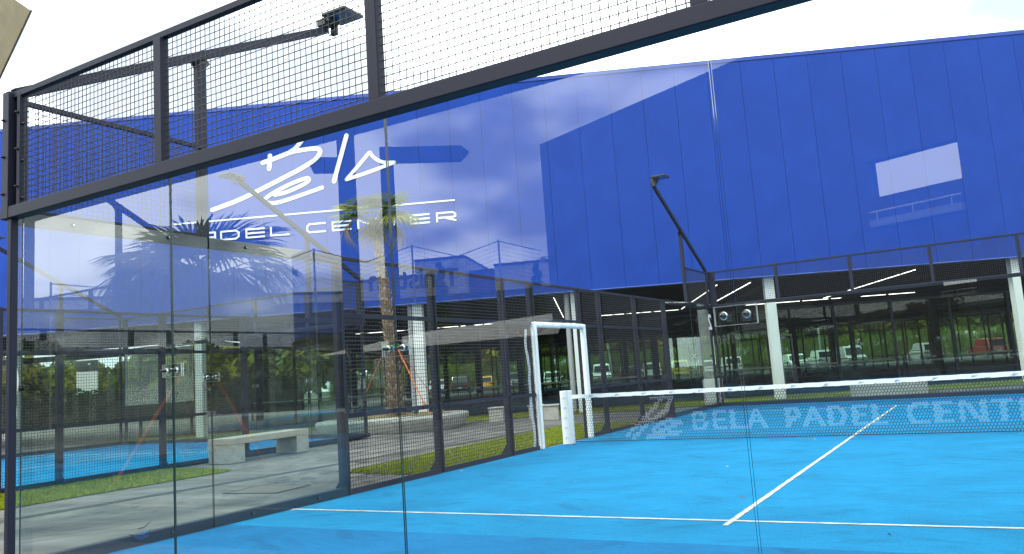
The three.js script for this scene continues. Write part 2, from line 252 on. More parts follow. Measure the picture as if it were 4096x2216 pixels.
// back wall: x 0..10 at z = 0, court on the -z side
function backWall(label, group, detail = true) {
  const o = thing('glass_wall', label, 'glass wall', [0, 0, 0], 0, group); const st = M.steel;
  part('base_beam', span(-0.02, 10.02, 0, 0.1, -0.042, 0.06, 0.006), st, o);
  part('beam', span(-0.04, 10.04, 2.9, 3.0, -0.042, 0.062, 0.008), st, o);
  part('top_rail', span(0.02, 9.98, 3.945, 3.995, -0.022, 0.03, 0.005), st, o);
  for (let i = 0; i < 5; i++) {
    const g = part('glass_panel', pane(1.988, 2.945), glassPair, o); g.position.set(i * 2 + 0.006 + (i === 0 ? 0.09 : 0), 0.005, -0.052); if (i % 4 === 0) g.scale.x = 0.9547;
    const m = part('wire_mesh', wireGeo(1.96, 0.95), M.wire, o, 'stuff'); m.position.set(i * 2 + 0.02, 2.998, 0.0);
  }
  for (let i = 1; i < 5; i++) { part('upper_post', span(i * 2 - 0.04, i * 2 + 0.045, 3.0, 3.945, -0.02, 0.05, 0.006), st, o); clampAt(o, (g) => g.position.set(i * 2, 1.515, -0.04)); clampAt(o, (g) => { g.position.set(i * 2, 1.515, -0.064); g.rotation.y = Math.PI; }); }
  for (const s of [0, 1]) { // corners: leg below, bolted double channel above
    const k = s ? -1 : 1, X = (v) => (s ? 10 - v : v), sp = (p, q, ...r) => span(Math.min(X(p), X(q)), Math.max(X(p), X(q)), ...r);
    part('leg', rb(0.062, 2.88, 0.062, 0.01, X(0.075), 1.47, 0.015), st, o);
    part('corner_post', sp(-0.01, 0.085, 2.9, 4.0, -0.04, 0.066, 0.005), st, o); part('corner_web', sp(0.085, 0.145, 3.0, 3.98, -0.03, -0.015), st, o);
    part('corner_post', sp(0.145, 0.195, 3.0, 3.98, -0.035, 0.032, 0.005), st, o);
    if (detail && !s) for (let j = 0; j < 3; j++) for (const [bx0, by0, bz0, ry] of [[-0.014, 3.1, 0.035, -1], [0.02, 3.11, 0.07, 0], [0.168, 3.16, 0.036, 0], [0.2, 3.06, 0.01, 1]]) { const q = part('bolt', nutGeo, M.bolt, o); q.position.set(bx0, by0 + j * 0.32, bz0); q.rotation.y = ry * Math.PI / 2; }
    const cl = part('edge_clamp', P(rb(0.075, 0.05, 0.014, 0.006, 0, 0, 0), nutGeo.clone().translate(0.012, 0, 0.01)), M.bolt, o); cl.position.set(X(0.125), 1.49, -0.042);
  }
  return o;
}
// side wall: x = 0, z 0..-20, court on the +x side
function sideWall(label, group) {
  const o = thing('side_wall', label, 'court fence', [0, 0, 0], 0, group); const st = M.steel;
  const alongZ = (m, x, y, z) => { m.position.set(x, y, z); m.rotation.y = Math.PI / 2; };
  for (const [a, b] of [[-0.06, -3.98], [-16.02, -19.94]]) {
    part('base_beam', span(-0.1, -0.008, 0, 0.1, b, a, 0.006), st, o); part('beam', span(-0.1, -0.008, 2.88, 2.985, b, a, 0.006), st, o);
    for (let k = 0; k < 4; k++) for (const y of [0.055, 2.93]) { const z = a - 0.48 - k * 0.98; const q = part('stud', studGeo, M.steel, o); q.position.set(0.011, y, z); q.rotation.y = Math.PI / 2; const d = part('stud_head', studDot, M.chrome, o); d.position.set(0.011, y, z); d.rotation.y = Math.PI / 2; }
  }
  for (const z of [0, -2, -16, -18]) { const g = part('glass_panel', pane(1.988, 2.985), [M.glassSide, M.glassEdge], o); alongZ(g, 0, 0.004, z - 0.006); }
  for (const z of [-2, -18]) { for (const [x, t] of [[0.012, Math.PI / 2], [-0.012, -Math.PI / 2]]) clampAt(o, (g) => { g.position.set(x, 1.515, z); g.rotation.y = t; }); }
  for (const [a, z] of [[0, -0.02], [1, -18.0]]) { // raised mesh over the corner panels
    part('top_rail', span(-0.055, -0.015, 3.945, 3.99, z - 1.98, z, 0.004), st, o);
    part('bottom_rail', span(-0.055, -0.015, 2.99, 3.02, z - 1.98, z, 0.004), st, o);
    const m = part('wire_mesh', wireGeo(1.92, 0.95), M.wire, o, 'stuff'); alongZ(m, -0.035, 3.0, z - 0.02);
  }
  part('corner_post', span(-0.06, -0.005, 2.9, 4.0, -0.13, -0.066, 0.004), st, o); part('corner_post', span(-0.06, -0.005, 0, 4.0, -19.93, -19.86, 0.004), st, o);
  const posts = [-4, -6, -8, -9, -11, -12, -14, -16];
  for (const z of posts) {
    part('post', span(-0.115, -0.045, 0, 2.985, z - 0.05, z + 0.05, 0.006), st, o);
    part('post_face', span(-0.04, 0.0, 0, 2.98, z - (z < -10 ? -0.012 : 0.04), z + (z < -10 ? 0.04 : -0.012), 0.004), st, o);
    for (const y of [1.0, 2.02]) for (const k of [-0.02, 0.025]) { const b = part('bolt', nutGeo, M.bolt, o); b.position.set(0.002 - (k < 0 ? 0.04 : 0), y, z + k); b.rotation.y = Math.PI / 2; }
    if (z !== -9 && z !== -11) part('gusset', new THREE.ExtrudeGeometry(new THREE.Shape([new THREE.Vector2(0, 0), new THREE.Vector2(-0.16, 0), new THREE.Vector2(0, 0.22)]), { depth: 0.012, bevelEnabled: false }).translate(-0.115, 0, z - 0.006), st, o);
  }
  const bays = [[-4, -6], [-6, -8], [-8, -9], [-11, -12], [-12, -14], [-14, -16]];
  for (const [a, b] of bays) {
    const w = a - b - 0.08;
    for (const [y0, y1] of [[0.0, 0.07], [0.93, 0.99], [2.19, 2.25], [2.93, 2.98]]) part('rail', span(-0.045, -0.006, y0, y1, b + 0.042, a - 0.042, 0.004), st, o);
    for (const [y0, h] of [[0.06, 0.88], [0.98, 1.22], [2.24, 0.7]]) { const m = part('wire_mesh', wireGeo(+(w + 0.02).toFixed(3), h), M.wire, o, 'stuff'); alongZ(m, -0.001, y0, a - 0.03); }
  }
  part('rail', span(-0.045, -0.006, 2.93, 2.98, -10.96, -9.04, 0.004), st, o); part('rail', span(-0.045, -0.006, 2.27, 2.32, -10.96, -9.04, 0.004), st, o);
  const m = part('wire_mesh', wireGeo(1.94, 0.62), M.wire, o, 'stuff'); alongZ(m, -0.02, 2.31, -9.03);
  return o;
}
// padded white door frame round the opening beside the net
function doorPads(label, pos, turn) {
  const o = thing('padded_door_frame', label, 'door frame', pos, turn, 'white padded door frames');
  for (const [z, w] of [[-8.95, 0.095], [-10.98, 0.12]]) { const p = part('post_pad', rb(0.085, 2.24, w, 0.016, 0.01, 1.12, z, 3), M.vinyl, o); const lace = new Cords(); for (let k = 0; k < 14; k++) lace.add(-0.045, 0.1 + k * 0.155, z + w / 2 - 0.02, 0.03, 0.13 + k * 0.155, z + w / 2 + 0.004, 0.004); part('lacing', lace.geo(), M.white, p, 'stuff'); }
  part('lintel_pad', new THREE.CapsuleGeometry(0.052, 1.98, 6, 14).rotateX(Math.PI / 2).translate(0.01, 2.2, -9.965), M.vinyl, o);
  const flap = new THREE.PlaneGeometry(0.09, 2.1, 1, 24).rotateY(Math.PI / 2); const fpz = flap.attributes.position; for (let i = 0; i < fpz.count; i++) { const y = fpz.getY(i); fpz.setZ(i, fpz.getZ(i) + 0.03 * Math.sin(y * 3.1) + 0.012 * Math.sin(y * 11)); fpz.setX(i, fpz.getX(i) + 0.02 * Math.sin(y * 5)); } flap.computeVertexNormals(); flap.translate(-0.03, 1.07, -8.74);
  part('loose_flap', flap, S(lin(0.8, 0.81, 0.82), 0.42, { side: THREE.DoubleSide }), o);
  for (let k = 0; k < 5; k++) { const g = P(stroke([[0, 0], [0.03, 0.012], [0.02, 0.028], [0.05, 0.03]], 0.004, 0.002, false)); const q = part('printed_mark', g, M.ink, o, undefined); q.rotation.y = Math.PI / 2; q.position.set(0.0635, 2.185, -9.2 - k * 0.38); }
  return o;
}
function floodlight(sign, label, pos) { // sign -1: arm rises toward -z
  const o = thing('floodlight_mast', label, 'floodlight', pos, 0, 'court floodlight masts'); const z = (v) => sign * v;
  part('post', span(-0.125, -0.04, 2.99, 4.93, z(2) - 0.05, z(2) + 0.05, 0.006), M.steel, o);
  part('arm', bar([-0.04, 4.03, z(0.05)], [-0.04, 6.0, z(3.97)], 0.075, 0.095, 0.006), M.steel, o);
  part('bracket', P(bar([-0.1, 4.86, z(1.95)], [-0.1, 5.02, z(2.1)], 0.012, 0.14), nutGeo.clone().rotateY(Math.PI / 2).translate(-0.02, 4.98, z(2.02))), M.bolt, o);
  const h = part('lamp_head', P(rb(0.4, 0.045, 0.38, 0.012, 0.19, 6.16, z(4.04)), rb(0.16, 0.08, 0.2, 0.02, 0.02, 6.1, z(3.98))), M.black, o);
  part('lens', rb(0.36, 0.012, 0.34, 0.004, 0.2, 6.134, z(4.04), 1), M.lampGlass, h);
  part('bracket', P(rb(0.14, 0.1, 0.14, 0.012, -0.03, 6.07, z(3.93)), rb(0.1, 0.16, 0.05, 0.01, 0.02, 6.02, z(4.06))), M.black, o);
  const w = new Cords(); w.add(0.0, 5.98, z(3.9), 0.03, 5.9, z(3.96), 0.006); w.add(0.03, 5.9, z(3.96), 0.08, 6.06, z(4.04), 0.006); part('cable', w.geo(), M.black, o);
  return o;
}
function courtNet(label, pos, turn, detail = true) {
  const o = thing('court_net', label, 'net', pos, turn, 'court nets'); // along +x, 10 m, centred on z = 0
  // woven lettering sampled from a drawing of the words
  const cell = 0.0455, nx = Math.round(9.7 / cell), ny = 17, x0 = 0.17;
  const W = 1940, H = 160, c = document.createElement('canvas'); c.width = W; c.height = H; const k = c.getContext('2d'); k.fillStyle = '#000'; k.fillRect(0, 0, W, H); k.fillStyle = '#fff'; k.strokeStyle = '#fff';
  const px = (x) => (x - 0.15) * 200, py = (y) => H - y * 200;
  const word = (t, a, b) => { k.font = 'bold 88px sans-serif'; const m = k.measureText(t).width; k.save(); k.translate(px(a), py(0.16)); k.scale((px(b) - px(a)) / m, 1); k.fillText(t, 0, 0); k.restore(); };
  word('BELA', 2.38, 3.72); word('PADEL', 3.97, 5.56); word('CENTER', 5.78, 7.95);
  k.lineWidth = 16; k.lineCap = 'round'; const poly = (l) => { k.beginPath(); l.forEach(([x, y], i) => (i ? k.lineTo(px(x), py(y)) : k.moveTo(px(x), py(y)))); k.stroke(); };
  poly([[1.2, 0.1], [1.6, 0.42], [1.95, 0.78]]); poly([[1.7, 0.74], [2.1, 0.74], [1.95, 0.5], [1.6, 0.3], [1.35, 0.06]]); poly([[1.6, 0.05], [2.2, 0.3], [2.0, 0.36], [1.7, 0.2], [1.75, 0.06], [2.2, 0.14]]);
  const id = k.getImageData(0, 0, W, H).data; const white = (x, y) => { const i = Math.round(px(x)), j = Math.round(py(y)); return i >= 0 && j >= 0 && i < W && j < H && id[(j * W + i) * 4] > 120; };
  const B = new Cords(), Wh = new Cords(), y0 = 0.025, hy = 0.80 / ny;
  const pt = (i, j) => { const x = x0 + (i + (j % 2 ? 0.5 : 0)) * cell, y = y0 + j * hy; const sag = 0.02 * Math.sin((x / 10) * Math.PI); return [x, y - sag * (j / ny), 0.006 * Math.sin(i * 0.9) * (1 - j / ny) + 0.02 * (1 - j / ny)]; };
  for (let j = 0; j < ny; j++) for (let i = 0; i < nx; i++) { // hexagonal-ish knotless mesh: zigzag rows joined by short uprights
    const a = pt(i, j), up = [a[0], a[1] + hy * 0.62, a[2]], m = detail ? (white(a[0], a[1] + hy / 2) ? Wh : B) : B, r = 0.0042;
    m.add(...a, ...up, r);
    const n1 = pt(i + (j % 2 ? 0 : -1) + (j % 2 ? 0 : 0), j + 1), n2 = pt(i + (j % 2 ? 1 : 0), j + 1);
    m.add(...up, ...n1, r); m.add(...up, ...n2, r);
  }
  part('netting', B.geo(), M.netBlack, o, 'stuff'); if (Wh.p.length) part('woven_lettering', Wh.geo(), M.netWhite, o, 'stuff', 'white words BELA PADEL CENTER and a signature woven into the net');
  const tape = new THREE.BoxGeometry(9.74, 0.07, 0.012, 140, 2, 1).translate(5, 0.85, 0); const tp = tape.attributes.position; for (let i = 0; i < tp.count; i++) { const x = tp.getX(i); tp.setY(i, tp.getY(i) - 0.02 * Math.sin(x / 10 * Math.PI) + 0.002 * Math.sin(x * 23)); tp.setZ(i, tp.getZ(i) + 0.004 * Math.sin(x * 17) + 0.003 * Math.sin(x * 41 + tp.getY(i) * 90)); } tape.computeVertexNormals();
  const t = part('top_tape', tape, M.vinyl, o); part('bottom_cord', rod([0.15, 0.022, 0.02], [9.85, 0.022, 0.02], 0.007, 6), M.netBlack, o);
  if (detail) for (let x = 0.5; x < 9.6; x += 0.52) { const g = stroke([[0, 0], [0.05, 0.02], [0.03, 0.034], [0.01, 0.012], [0.06, 0.016], [0.085, 0.034]], 0.0045, 0.003, false); const q = part('printed_mark', g, M.ink, t); q.position.set(x, 0.832 - 0.02 * Math.sin(x / 10 * Math.PI), 0.012); }
  for (const s of [0, 1]) { const p = part('post_pad', rb(0.17, 0.97, 0.17, 0.01, s ? 9.845 : 0.155, 0.49, s ? 0 : 0.27, 3), M.vinyl, o); if (!s && detail) for (let k2 = 0; k2 < 5; k2++) { const q = part('printed_mark', stroke([[0, 0], [0.03, 0.012], [0.02, 0.028], [0.055, 0.03], [0.07, 0.004]], 0.005, 0.002, false), M.ink, p); q.position.set(0.12, 0.1 + k2 * 0.18, 0.3565); } }
  return o;
}
const wallNear = backWall('tall glass wall with clear bolted joints, a thick dark beam and mesh on top', undefined);
dup(wallNear, [10, 0, -20], Math.PI, 'far glass end wall of the near court, below the blue hall');
dup(wallNear, [-17, 0.03, 7.5], 0, 'end wall of the neighbouring court behind the low palm');
dup(wallNear, [-7, 0.03, -12.5], Math.PI, 'glass end wall of the neighbouring court between bench and planter');
const sideNear = sideWall('dark mesh side fence with glass corner panels beside the olive grass strip');
dup(sideNear, [10, 0, -20], Math.PI, 'mesh side fence at the far end of the lettered net');
dup(sideNear, [-7, 0.03, -12.5], Math.PI, 'dark mesh side fence of the neighbouring court behind the concrete bench');
dup(sideNear, [-17, 0.03, 7.5], 0, 'outer mesh side fence across the neighbouring court');
doorPads('white padded door frame beside the white net post', [0, 0, 0], 0);
doorPads('white padded door frame of the neighbouring court by the grass bed', [-7, 0.03, -12.5], Math.PI);
const mastA = floodlight(-1, 'floodlight mast over the bolted corner of the tall glass wall', [0, 0, 0]);
const mastB = floodlight(1, 'floodlight mast at the far corner, in front of the blue hall', [0, 0, -20]);
dup(mastA, [-7, 0.03, -12.5], Math.PI, 'floodlight mast of the neighbouring court crossing the hall lettering');
dup(mastB, [-17, 0.03, -12.5], 0, 'floodlight mast at the outer corner of the neighbouring court');
dup(mastB, [-7, 0.03, 7.5], Math.PI, 'floodlight mast of the neighbouring court behind the low palm');
dup(mastA, [-17, 0.03, 7.5], 0, 'floodlight mast at the outer near corner of the neighbouring court');
courtNet('black court net with a white tape and white woven words', [0, 0, -10], 0);
courtNet('net of the neighbouring court', [-17, 0.03, -2.5], 0, false);

const font = await new FontLoader().loadAsync('fonts/droid/droid_sans_bold.typeface.json');
{
  const g = new TextGeometry('2', { font, size: 0.46, depth: 0.002, curveSegments: 6 }); g.rotateY(-Math.PI / 2).translate(0.011, 2.26, -19.9);
  solo('court_number', g, M.white, 'white figure 2 stuck on the far corner glass, seen reversed from inside', 'number');
  // emblem stuck low on the corner glass
  const o = thing('glass_sticker', 'small dark blue and grey swoosh emblem stuck low on the corner glass', 'sticker', [0.004, 0.06, -1.05]); o.rotation.y = Math.PI / 2;
  const sw = (l) => new THREE.ExtrudeGeometry(new THREE.Shape(l.map(([x, y]) => new THREE.Vector2(x, y))), { depth: 0.001, bevelEnabled: false });
  part('swoosh', sw([[0, 0.07], [0.1, 0.03], [0.2, 0.03], [0.23, 0.06], [0.21, 0.0], [0.13, -0.012], [0.07, 0.02]]), S(lin(0.02, 0.04, 0.11), 0.4), o);
  part('stripe', sw([[0.08, 0.05], [0.16, 0.045], [0.215, 0.07], [0.21, 0.055], [0.16, 0.036], [0.09, 0.042]]), S(lin(0.02, 0.25, 0.6), 0.4), o);
  part('wing', sw([[0.1, 0.1], [0.16, 0.1], [0.25, 0.15], [0.2, 0.11], [0.16, 0.09], [0.1, 0.092]]), S(lin(0.05, 0.06, 0.09), 0.4), o);
}

// ───────────────────────── the blue hall ─────────────────────────
{
  const o = thing('sports_hall', 'large blue clad sports hall on columns with white lettering', 'building', fp(0, 0, 0), FTURN);
  // local axes: x along the front, z = -depth
  const pw = 1.0923, s0 = -0.42 - pw * 28, n = 70, panel = metreUV(rb(pw - 0.008, 7.2, 0.05, 0.003, 0, 7.53, -0.025, 1));
  const tones = [0, 1, 2].map((i) => { const m = M.blue.clone(); m.map = cladTex.clone(); m.map.offset.set(i * 0.31, 0); m.color = lin(0.012 + i * 0.0004, 0.056 + i * 0.0012, 0.345 + i * 0.007); return m; });
  for (let i = 0; i < n; i++) { const q = part('cladding_panel', panel, tones[(i * 7) % 3], o); q.position.x = s0 + (i + 0.5) * pw; }
  const L0 = s0, L1 = s0 + n * pw;
  part('backing_wall', span(L0, L1, 4.0, 11.1, -0.35, -0.056), M.joint, o);
  part('coping', span(L0 - 0.02, L1 + 0.02, 11.135, 11.27, -0.4, 0.025, 0.01), M.blueTrim, o);
  part('drip_trim', span(L0, L1, 3.9, 3.925, -0.3, 0.03, 0.006), S(lin(0.1, 0.18, 0.62), 0.3), o);
  part('ceiling', P(span(-17, L1, 3.98, 4.2, -48, -0.36), span(L0, -17, 3.98, 4.2, -10.8, -0.36)), M.soffit, o);
  part('roof', P(span(-17, L1, 10.6, 10.8, -48, -0.36), span(L0, -17, 10.6, 10.8, -10.8, -0.36)), M.soffit, o);
  part('rear_wall', P(span(-17, L1, 4.2, 10.6, -48, -47.8), span(L0, -17, 4.2, 10.6, -10.8, -10.6), span(L1 - 0.2, L1, 4.2, 10.6, -47.8, -0.36), span(-17.2, -17, 4.2, 10.6, -47.8, -10.8)), M.joint, o);
  part('ceiling_beam', span(-17, L1, 3.62, 3.98, -13.6, -13.3), M.soffit, o); part('ceiling_beam', span(-17, L1, 3.7, 3.98, -30, -29.7), M.soffit, o);
  for (let k = 0; k < 9; k++) part('duct', rod([-16 + k * 5.6, 3.7, -2], [-16 + k * 5.6, 3.7, -46], 0.09, 8), M.soffit, o);
  part('roof_edge', span(L0, -17, 3.55, 3.8, -10.9, -10.65), M.soffit, o);
  for (const [s, w] of [[-12.74, 0.26], [-5.18, 0.33], [0.08, 0.28], [6.36, 0.3], [14.0, 0.24], [-19.4, 0.3], [20.5, 0.3]]) { part('column', P(span(s - w / 2, s + w / 2, 0, 3.98, -0.5, -0.475, 0.003), span(s - w / 2, s + w / 2, 0, 3.98, -0.225, -0.2, 0.003), span(s - 0.008, s + 0.008, 0, 3.98, -0.475, -0.225)), M.column, o); }
  for (const s of [-5.44, -0.2]) { part('downpipe', P(cyl(0.085, 0.085, 3.9, 16, s, 0.05, -0.3), cyl(0.095, 0.095, 0.06, 16, s, 0.9, -0.3), cyl(0.095, 0.095, 0.06, 16, s, 3.4, -0.3)), M.pipe, o); }
  for (const d of [13.45, 29.85, 46.5]) for (let s = -16.2; s < 44; s += 6.6) part('column', span(s - 0.14, s + 0.14, 0, 3.98, -d - 0.14, -d + 0.14), M.soffit, o);
  for (let s = -16; s < 44; s += 2.2) part('mullion', span(s - 0.04, s + 0.04, 0, 3.98, -46.6, -46.52), M.soffit, o);
  // lamps on the ceiling
  RectAreaLightUniformsLib.init();
  const lamp = (a, b) => { const L = Math.hypot(b[0] - a[0], b[1] - a[1]); const n = Math.round(L / 1.35); for (let k = 0; k < n; k++) { const t0 = (k + 0.04) / n, t1 = (k + 0.94) / n; part('ceiling_light', bar([a[0] + (b[0] - a[0]) * t0, 3.9, -(a[1] + (b[1] - a[1]) * t0)], [a[0] + (b[0] - a[0]) * t1, 3.9, -(a[1] + (b[1] - a[1]) * t1)], 0.024, 0.02), M.led, o); }
    const r = new THREE.RectAreaLight(lin(1, 0.97, 0.88), 2.2, Math.abs(b[0] - a[0]) || 0.05, Math.abs(b[1] - a[1]) || 0.05); r.position.set((a[0] + b[0]) / 2, 3.87, -(a[1] + b[1]) / 2); r.rotation.x = -Math.PI / 2; r.name = 'ceiling_light_glow'; o.add(r); };
  for (const s of [-0.66, 4.92, 6.05, 11.5]) lamp([s, 1.5], [s, 12.4]);
  lamp([-11.6, 12.6], [-8.2, 12.6]); lamp([-6.9, 12.6], [-3.4, 12.6]); lamp([1, 12.7], [4.9, 12.7]); lamp([8, 13], [16, 13]);
  // signature lettering
  const Z = 0.012, letter = (name, lists, w, curve) => { const q = part(name, P(lists.map((l) => stroke(l, w, 0.02, curve))), M.white, o); q.position.z = Z; return q; };
  letter('signature_letter', [[[-10.22, 9.16], [-9.71, 9.3], [-9.22, 9.44], [-8.78, 9.49], [-8.32, 9.49], [-8.19, 9.37], [-8.38, 9.11], [-8.9, 8.83], [-9.6, 8.53], [-10.53, 8.15], [-11.23, 7.89], [-12.04, 7.67]], [[-9.29, 9.43], [-9.06, 9.56], [-8.82, 9.82], [-8.6, 10.15], [-8.5, 10.4]], [[-9.95, 9.39], [-10.0, 8.93]]], 0.15, true);
  letter('signature_letter', [[[-9.82, 8.0], [-9.38, 8.07], [-8.78, 8.29], [-8.61, 8.43], [-8.73, 8.48], [-9.24, 8.34], [-9.8, 8.11], [-10.12, 7.93], [-10.2, 7.8], [-9.81, 7.72], [-9.16, 7.85], [-8.17, 8.11]]], 0.13, true);
  letter('signature_letter', [[[-7.25, 9.85], [-7.75, 8.29]]], 0.15, false);
  letter('signature_letter', [[[-7.32, 8.31], [-6.94, 8.7], [-6.6, 9.06], [-6.47, 9.18], [-6.38, 9.04], [-6.16, 8.86], [-5.94, 8.78], [-5.64, 8.76]], [[-5.64, 8.76], [-6.4, 8.54], [-7.32, 8.31]]], 0.12, true);
  part('sign_line', span(-13.4, -3.66, 7.255, 7.305, 0.003, 0.025), M.white, o);
  const y0 = 6.6, h = 0.28, w = 0.62; // wide lettering
  const F = { P: [[[0, 0], [0, h], [w - 0.08, h], [w, h - 0.06], [w, h * 0.5], [w - 0.08, h * 0.42], [0, h * 0.42]]], A: [[[0, 0], [0, h - 0.1], [0.1, h], [w, h], [w, 0]], [[0, h * 0.42], [w, h * 0.42]]], D: [[[0, 0], [0, h], [w - 0.1, h], [w, h - 0.07], [w, 0.07], [w - 0.1, 0], [0, 0]]], E: [[[w, h], [0, h], [0, 0], [w, 0]], [[0.06, h / 2], [w, h / 2]]], L: [[[0, h], [0, 0], [w, 0]]], C: [[[w, h], [0.08, h], [0, h - 0.07], [0, 0.07], [0.08, 0], [w, 0]]], N: [[[0, 0], [0, h], [w, 0.02], [w, h]]], T: [[[0, h], [w, h]], [[w / 2, 0], [w / 2, h]]], R: [[[0, 0], [0, h], [w - 0.08, h], [w, h - 0.06], [w, h * 0.5], [w - 0.08, h * 0.42], [0.05, h * 0.42]], [[w * 0.4, h * 0.42], [w, 0]]] };
  for (const [ch, s] of [['P', -13.42], ['A', -12.58], ['D', -11.75], ['E', -10.86], ['L', -10.0], ['C', -8.74], ['E', -7.86], ['N', -6.98], ['T', -6.05], ['E', -5.18], ['R', -4.29]]) letter('sign_letter', F[ch].map((l) => l.map(([x, y]) => [s + x, y0 + y])), 0.06, false);
}
// courts inside the hall: turf, glass end walls, nets
{
  const glassEnd = (label, pos, turn) => { const o = thing('indoor_glass_wall', label, 'glass wall', pos, turn, 'glass end walls inside the hall'); for (let i = 0; i < 5; i++) { const g = part('glass_panel', pane(1.988, 2.945), glassPair, o); g.position.set(i * 2 + 0.006, 0.06, 0); g.material = [M.glassIn, M.glassEdge]; } for (let i = 0; i < 6; i++) part('post', span(i * 2 - 0.04, i * 2 + 0.04, 0, 3.0, 0.012, 0.1), M.steel, o); part('rail', span(-0.04, 10.04, 3.0, 3.08, 0.012, 0.1), M.steel, o); part('base_beam', span(-0.04, 10.04, 0, 0.06, -0.03, 0.1), M.steel, o); return o; };
  const first = {};
  let k = 0;
  for (const [s, d] of [[-16.6, 3.4], [-5.6, 3.4], [5.2, 3.4], [16, 3.4], [-5.6, 26], [5.2, 26], [16, 26]]) {
    const q = fp(s, 0.004, d); const f = courtFloor(q[0], q[2], true, 0.002, FTURN);
    const rows = d < 10 ? 'front' : 'rear';
    const a = fp(s, 0, d), b = fp(s + 10, 0, d + 20);
    const lab = (e) => `glass end wall of the ${rows} row court inside the hall, ${e} side`;
    if (!k) { first.w = glassEnd(lab('open'), a, FTURN); } else dup(first.w, a, FTURN, lab('open'));
    dup(first.w, b, FTURN + Math.PI, lab('inner'));
    const nq = fp(s, 0, d + 10), net = thing('indoor_net', `dark net with a pale tape in the ${rows} row of courts inside the hall`, 'net', nq, FTURN, 'nets inside the hall');
    const c = (first.net ??= (() => { const q2 = new Cords(); for (let x = 0; x < 10; x += 0.1) q2.add(x, 0.02, 0, x, 0.85, 0, 0.002); for (let y = 0.05; y < 0.85; y += 0.1) q2.add(0, y, 0, 10, y, 0, 0.002); return q2.geo(); })());
    part('netting', c, M.netBlack, net, 'stuff'); part('top_tape', (first.tape ??= span(0, 10, 0.83, 0.9, -0.008, 0.008)), M.vinyl, net); for (const x of [0.03, 9.97]) { const p = part('post', (first.np ??= rb(0.08, 0.95, 0.08, 0.01, 0, 0.475, 0)), M.steel, net); p.position.x = x; }
    k++;
  }
}

// ───────────────────────── planter, palm and furniture ─────────────────────────
function superRing(a, b, n, e) { const l = []; for (let i = 0; i < n; i++) { const t = i / n * Math.PI * 2, c = Math.cos(t), s = Math.sin(t); l.push([a * Math.sign(c) * Math.abs(c) ** e, b * Math.sign(s) * Math.abs(s) ** e]); } return l; }
function ringSolid(rings) { // rings: [[ring pts], y] → closed smooth-sided solid
  const p = [], idx = [], n = rings[0][0].length; rings.forEach(([r, y]) => r.forEach(([x, z]) => p.push(x, y, z)));
  for (let k = 0; k + 1 < rings.length; k++) for (let i = 0; i < n; i++) { const a = k * n + i, b = k * n + (i + 1) % n, c = a + n, d = b + n; idx.push(a, c, b, b, c, d); }
  const g = new THREE.BufferGeometry(); g.setAttribute('position', new THREE.Float32BufferAttribute(p, 3)); g.setAttribute('uv', new THREE.Float32BufferAttribute(new Float32Array(p.length / 3 * 2), 2)); g.setIndex(idx); g.computeVertexNormals(); return metreUV(g);
}
const PL = [-8.05, 0, -14.85];
{
  const o = thing('planter', 'long rounded pale concrete planter filled with gravel, holding the tall palm', 'planter', PL, 0.3);
  const ring = (k) => superRing(2.02 + k, 1.55 + k, 56, 0.42);
  part('basin', ringSolid([[ring(-0.16), 0], [ring(-0.13), 0.03], [ring(0), 0.3], [ring(-0.015), 0.37], [ring(-0.07), 0.41], [ring(-0.4), 0.42], [ring(-0.43), 0.41], [ring(-0.44), 0.3]]), M.concrete, o);
  const gr = ringSolid([[ring(-0.43), 0.3], [ring(-0.435), 0.4], [ring(-0.9), 0.44], [ring(-1.53), 0.45]]); part('gravel', gr, M.gravel, o);
  const st = []; const pe = new THREE.DodecahedronGeometry(0.022, 0); for (let i = 0; i < 1500; i++) { const a = rr(0, 6.28), q = Math.sqrt(rnd()); st.push(pe.clone().scale(rr(0.6, 1.4), rr(0.4, 0.8), rr(0.6, 1.4)).rotateY(rr(0, 3)).translate(Math.cos(a) * 1.5 * q, 0.435, Math.sin(a) * 1.05 * q)); } part('pebbles', P(st), M.gravel, o, 'stuff');
}
function fanFrond(R, seg, spread, droop) { // folded fan leaf in xz plane growing along +x, origin at the end of the stalk
  const q = [];
  for (let i = 0; i < seg; i++) {
    const a = (i / (seg - 1) - 0.5) * spread, L = R * (0.78 + 0.22 * Math.cos(a * 0.55)) * rr(0.92, 1.06), da = spread / seg * 0.52, bend = droop * rr(0.6, 1.5), tw = rr(-0.03, 0.03);
    const at = (t, off, y) => { const rad = L * t, an = a + off; return [rad * Math.cos(an) * (1 - bend * 0.12 * t * t), y - bend * R * 0.34 * t ** 3 - 0.05 * R * t * t * Math.abs(a), rad * Math.sin(an)]; };
    const w1 = da, w2 = da * 0.95, w3 = da * 0.5, h = 0.012 * R;
    q.push([at(0.04, -w1, 0), at(0.04, 0, h), at(0.5, 0, h + tw), at(0.5, -w2, 0 + tw)], [at(0.04, 0, h), at(0.04, w1, 0), at(0.5, w2, tw), at(0.5, 0, h + tw)]);
    q.push([at(0.5, -w2, tw), at(0.5, 0, h + tw), at(0.8, 0, h + tw), at(0.8, -w3, tw)], [at(0.5, 0, h + tw), at(0.5, w2, tw), at(0.8, w3, tw), at(0.8, 0, h + tw)]);
    q.push([at(0.8, -w3, tw), at(0.8, 0, h + tw), at(1, 0, tw), at(1, 0, tw + 0.001)], [at(0.8, 0, h + tw), at(0.8, w3, tw), at(1, 0, tw + 0.001), at(1, 0, tw)]);
  }
  return quads(q);
}
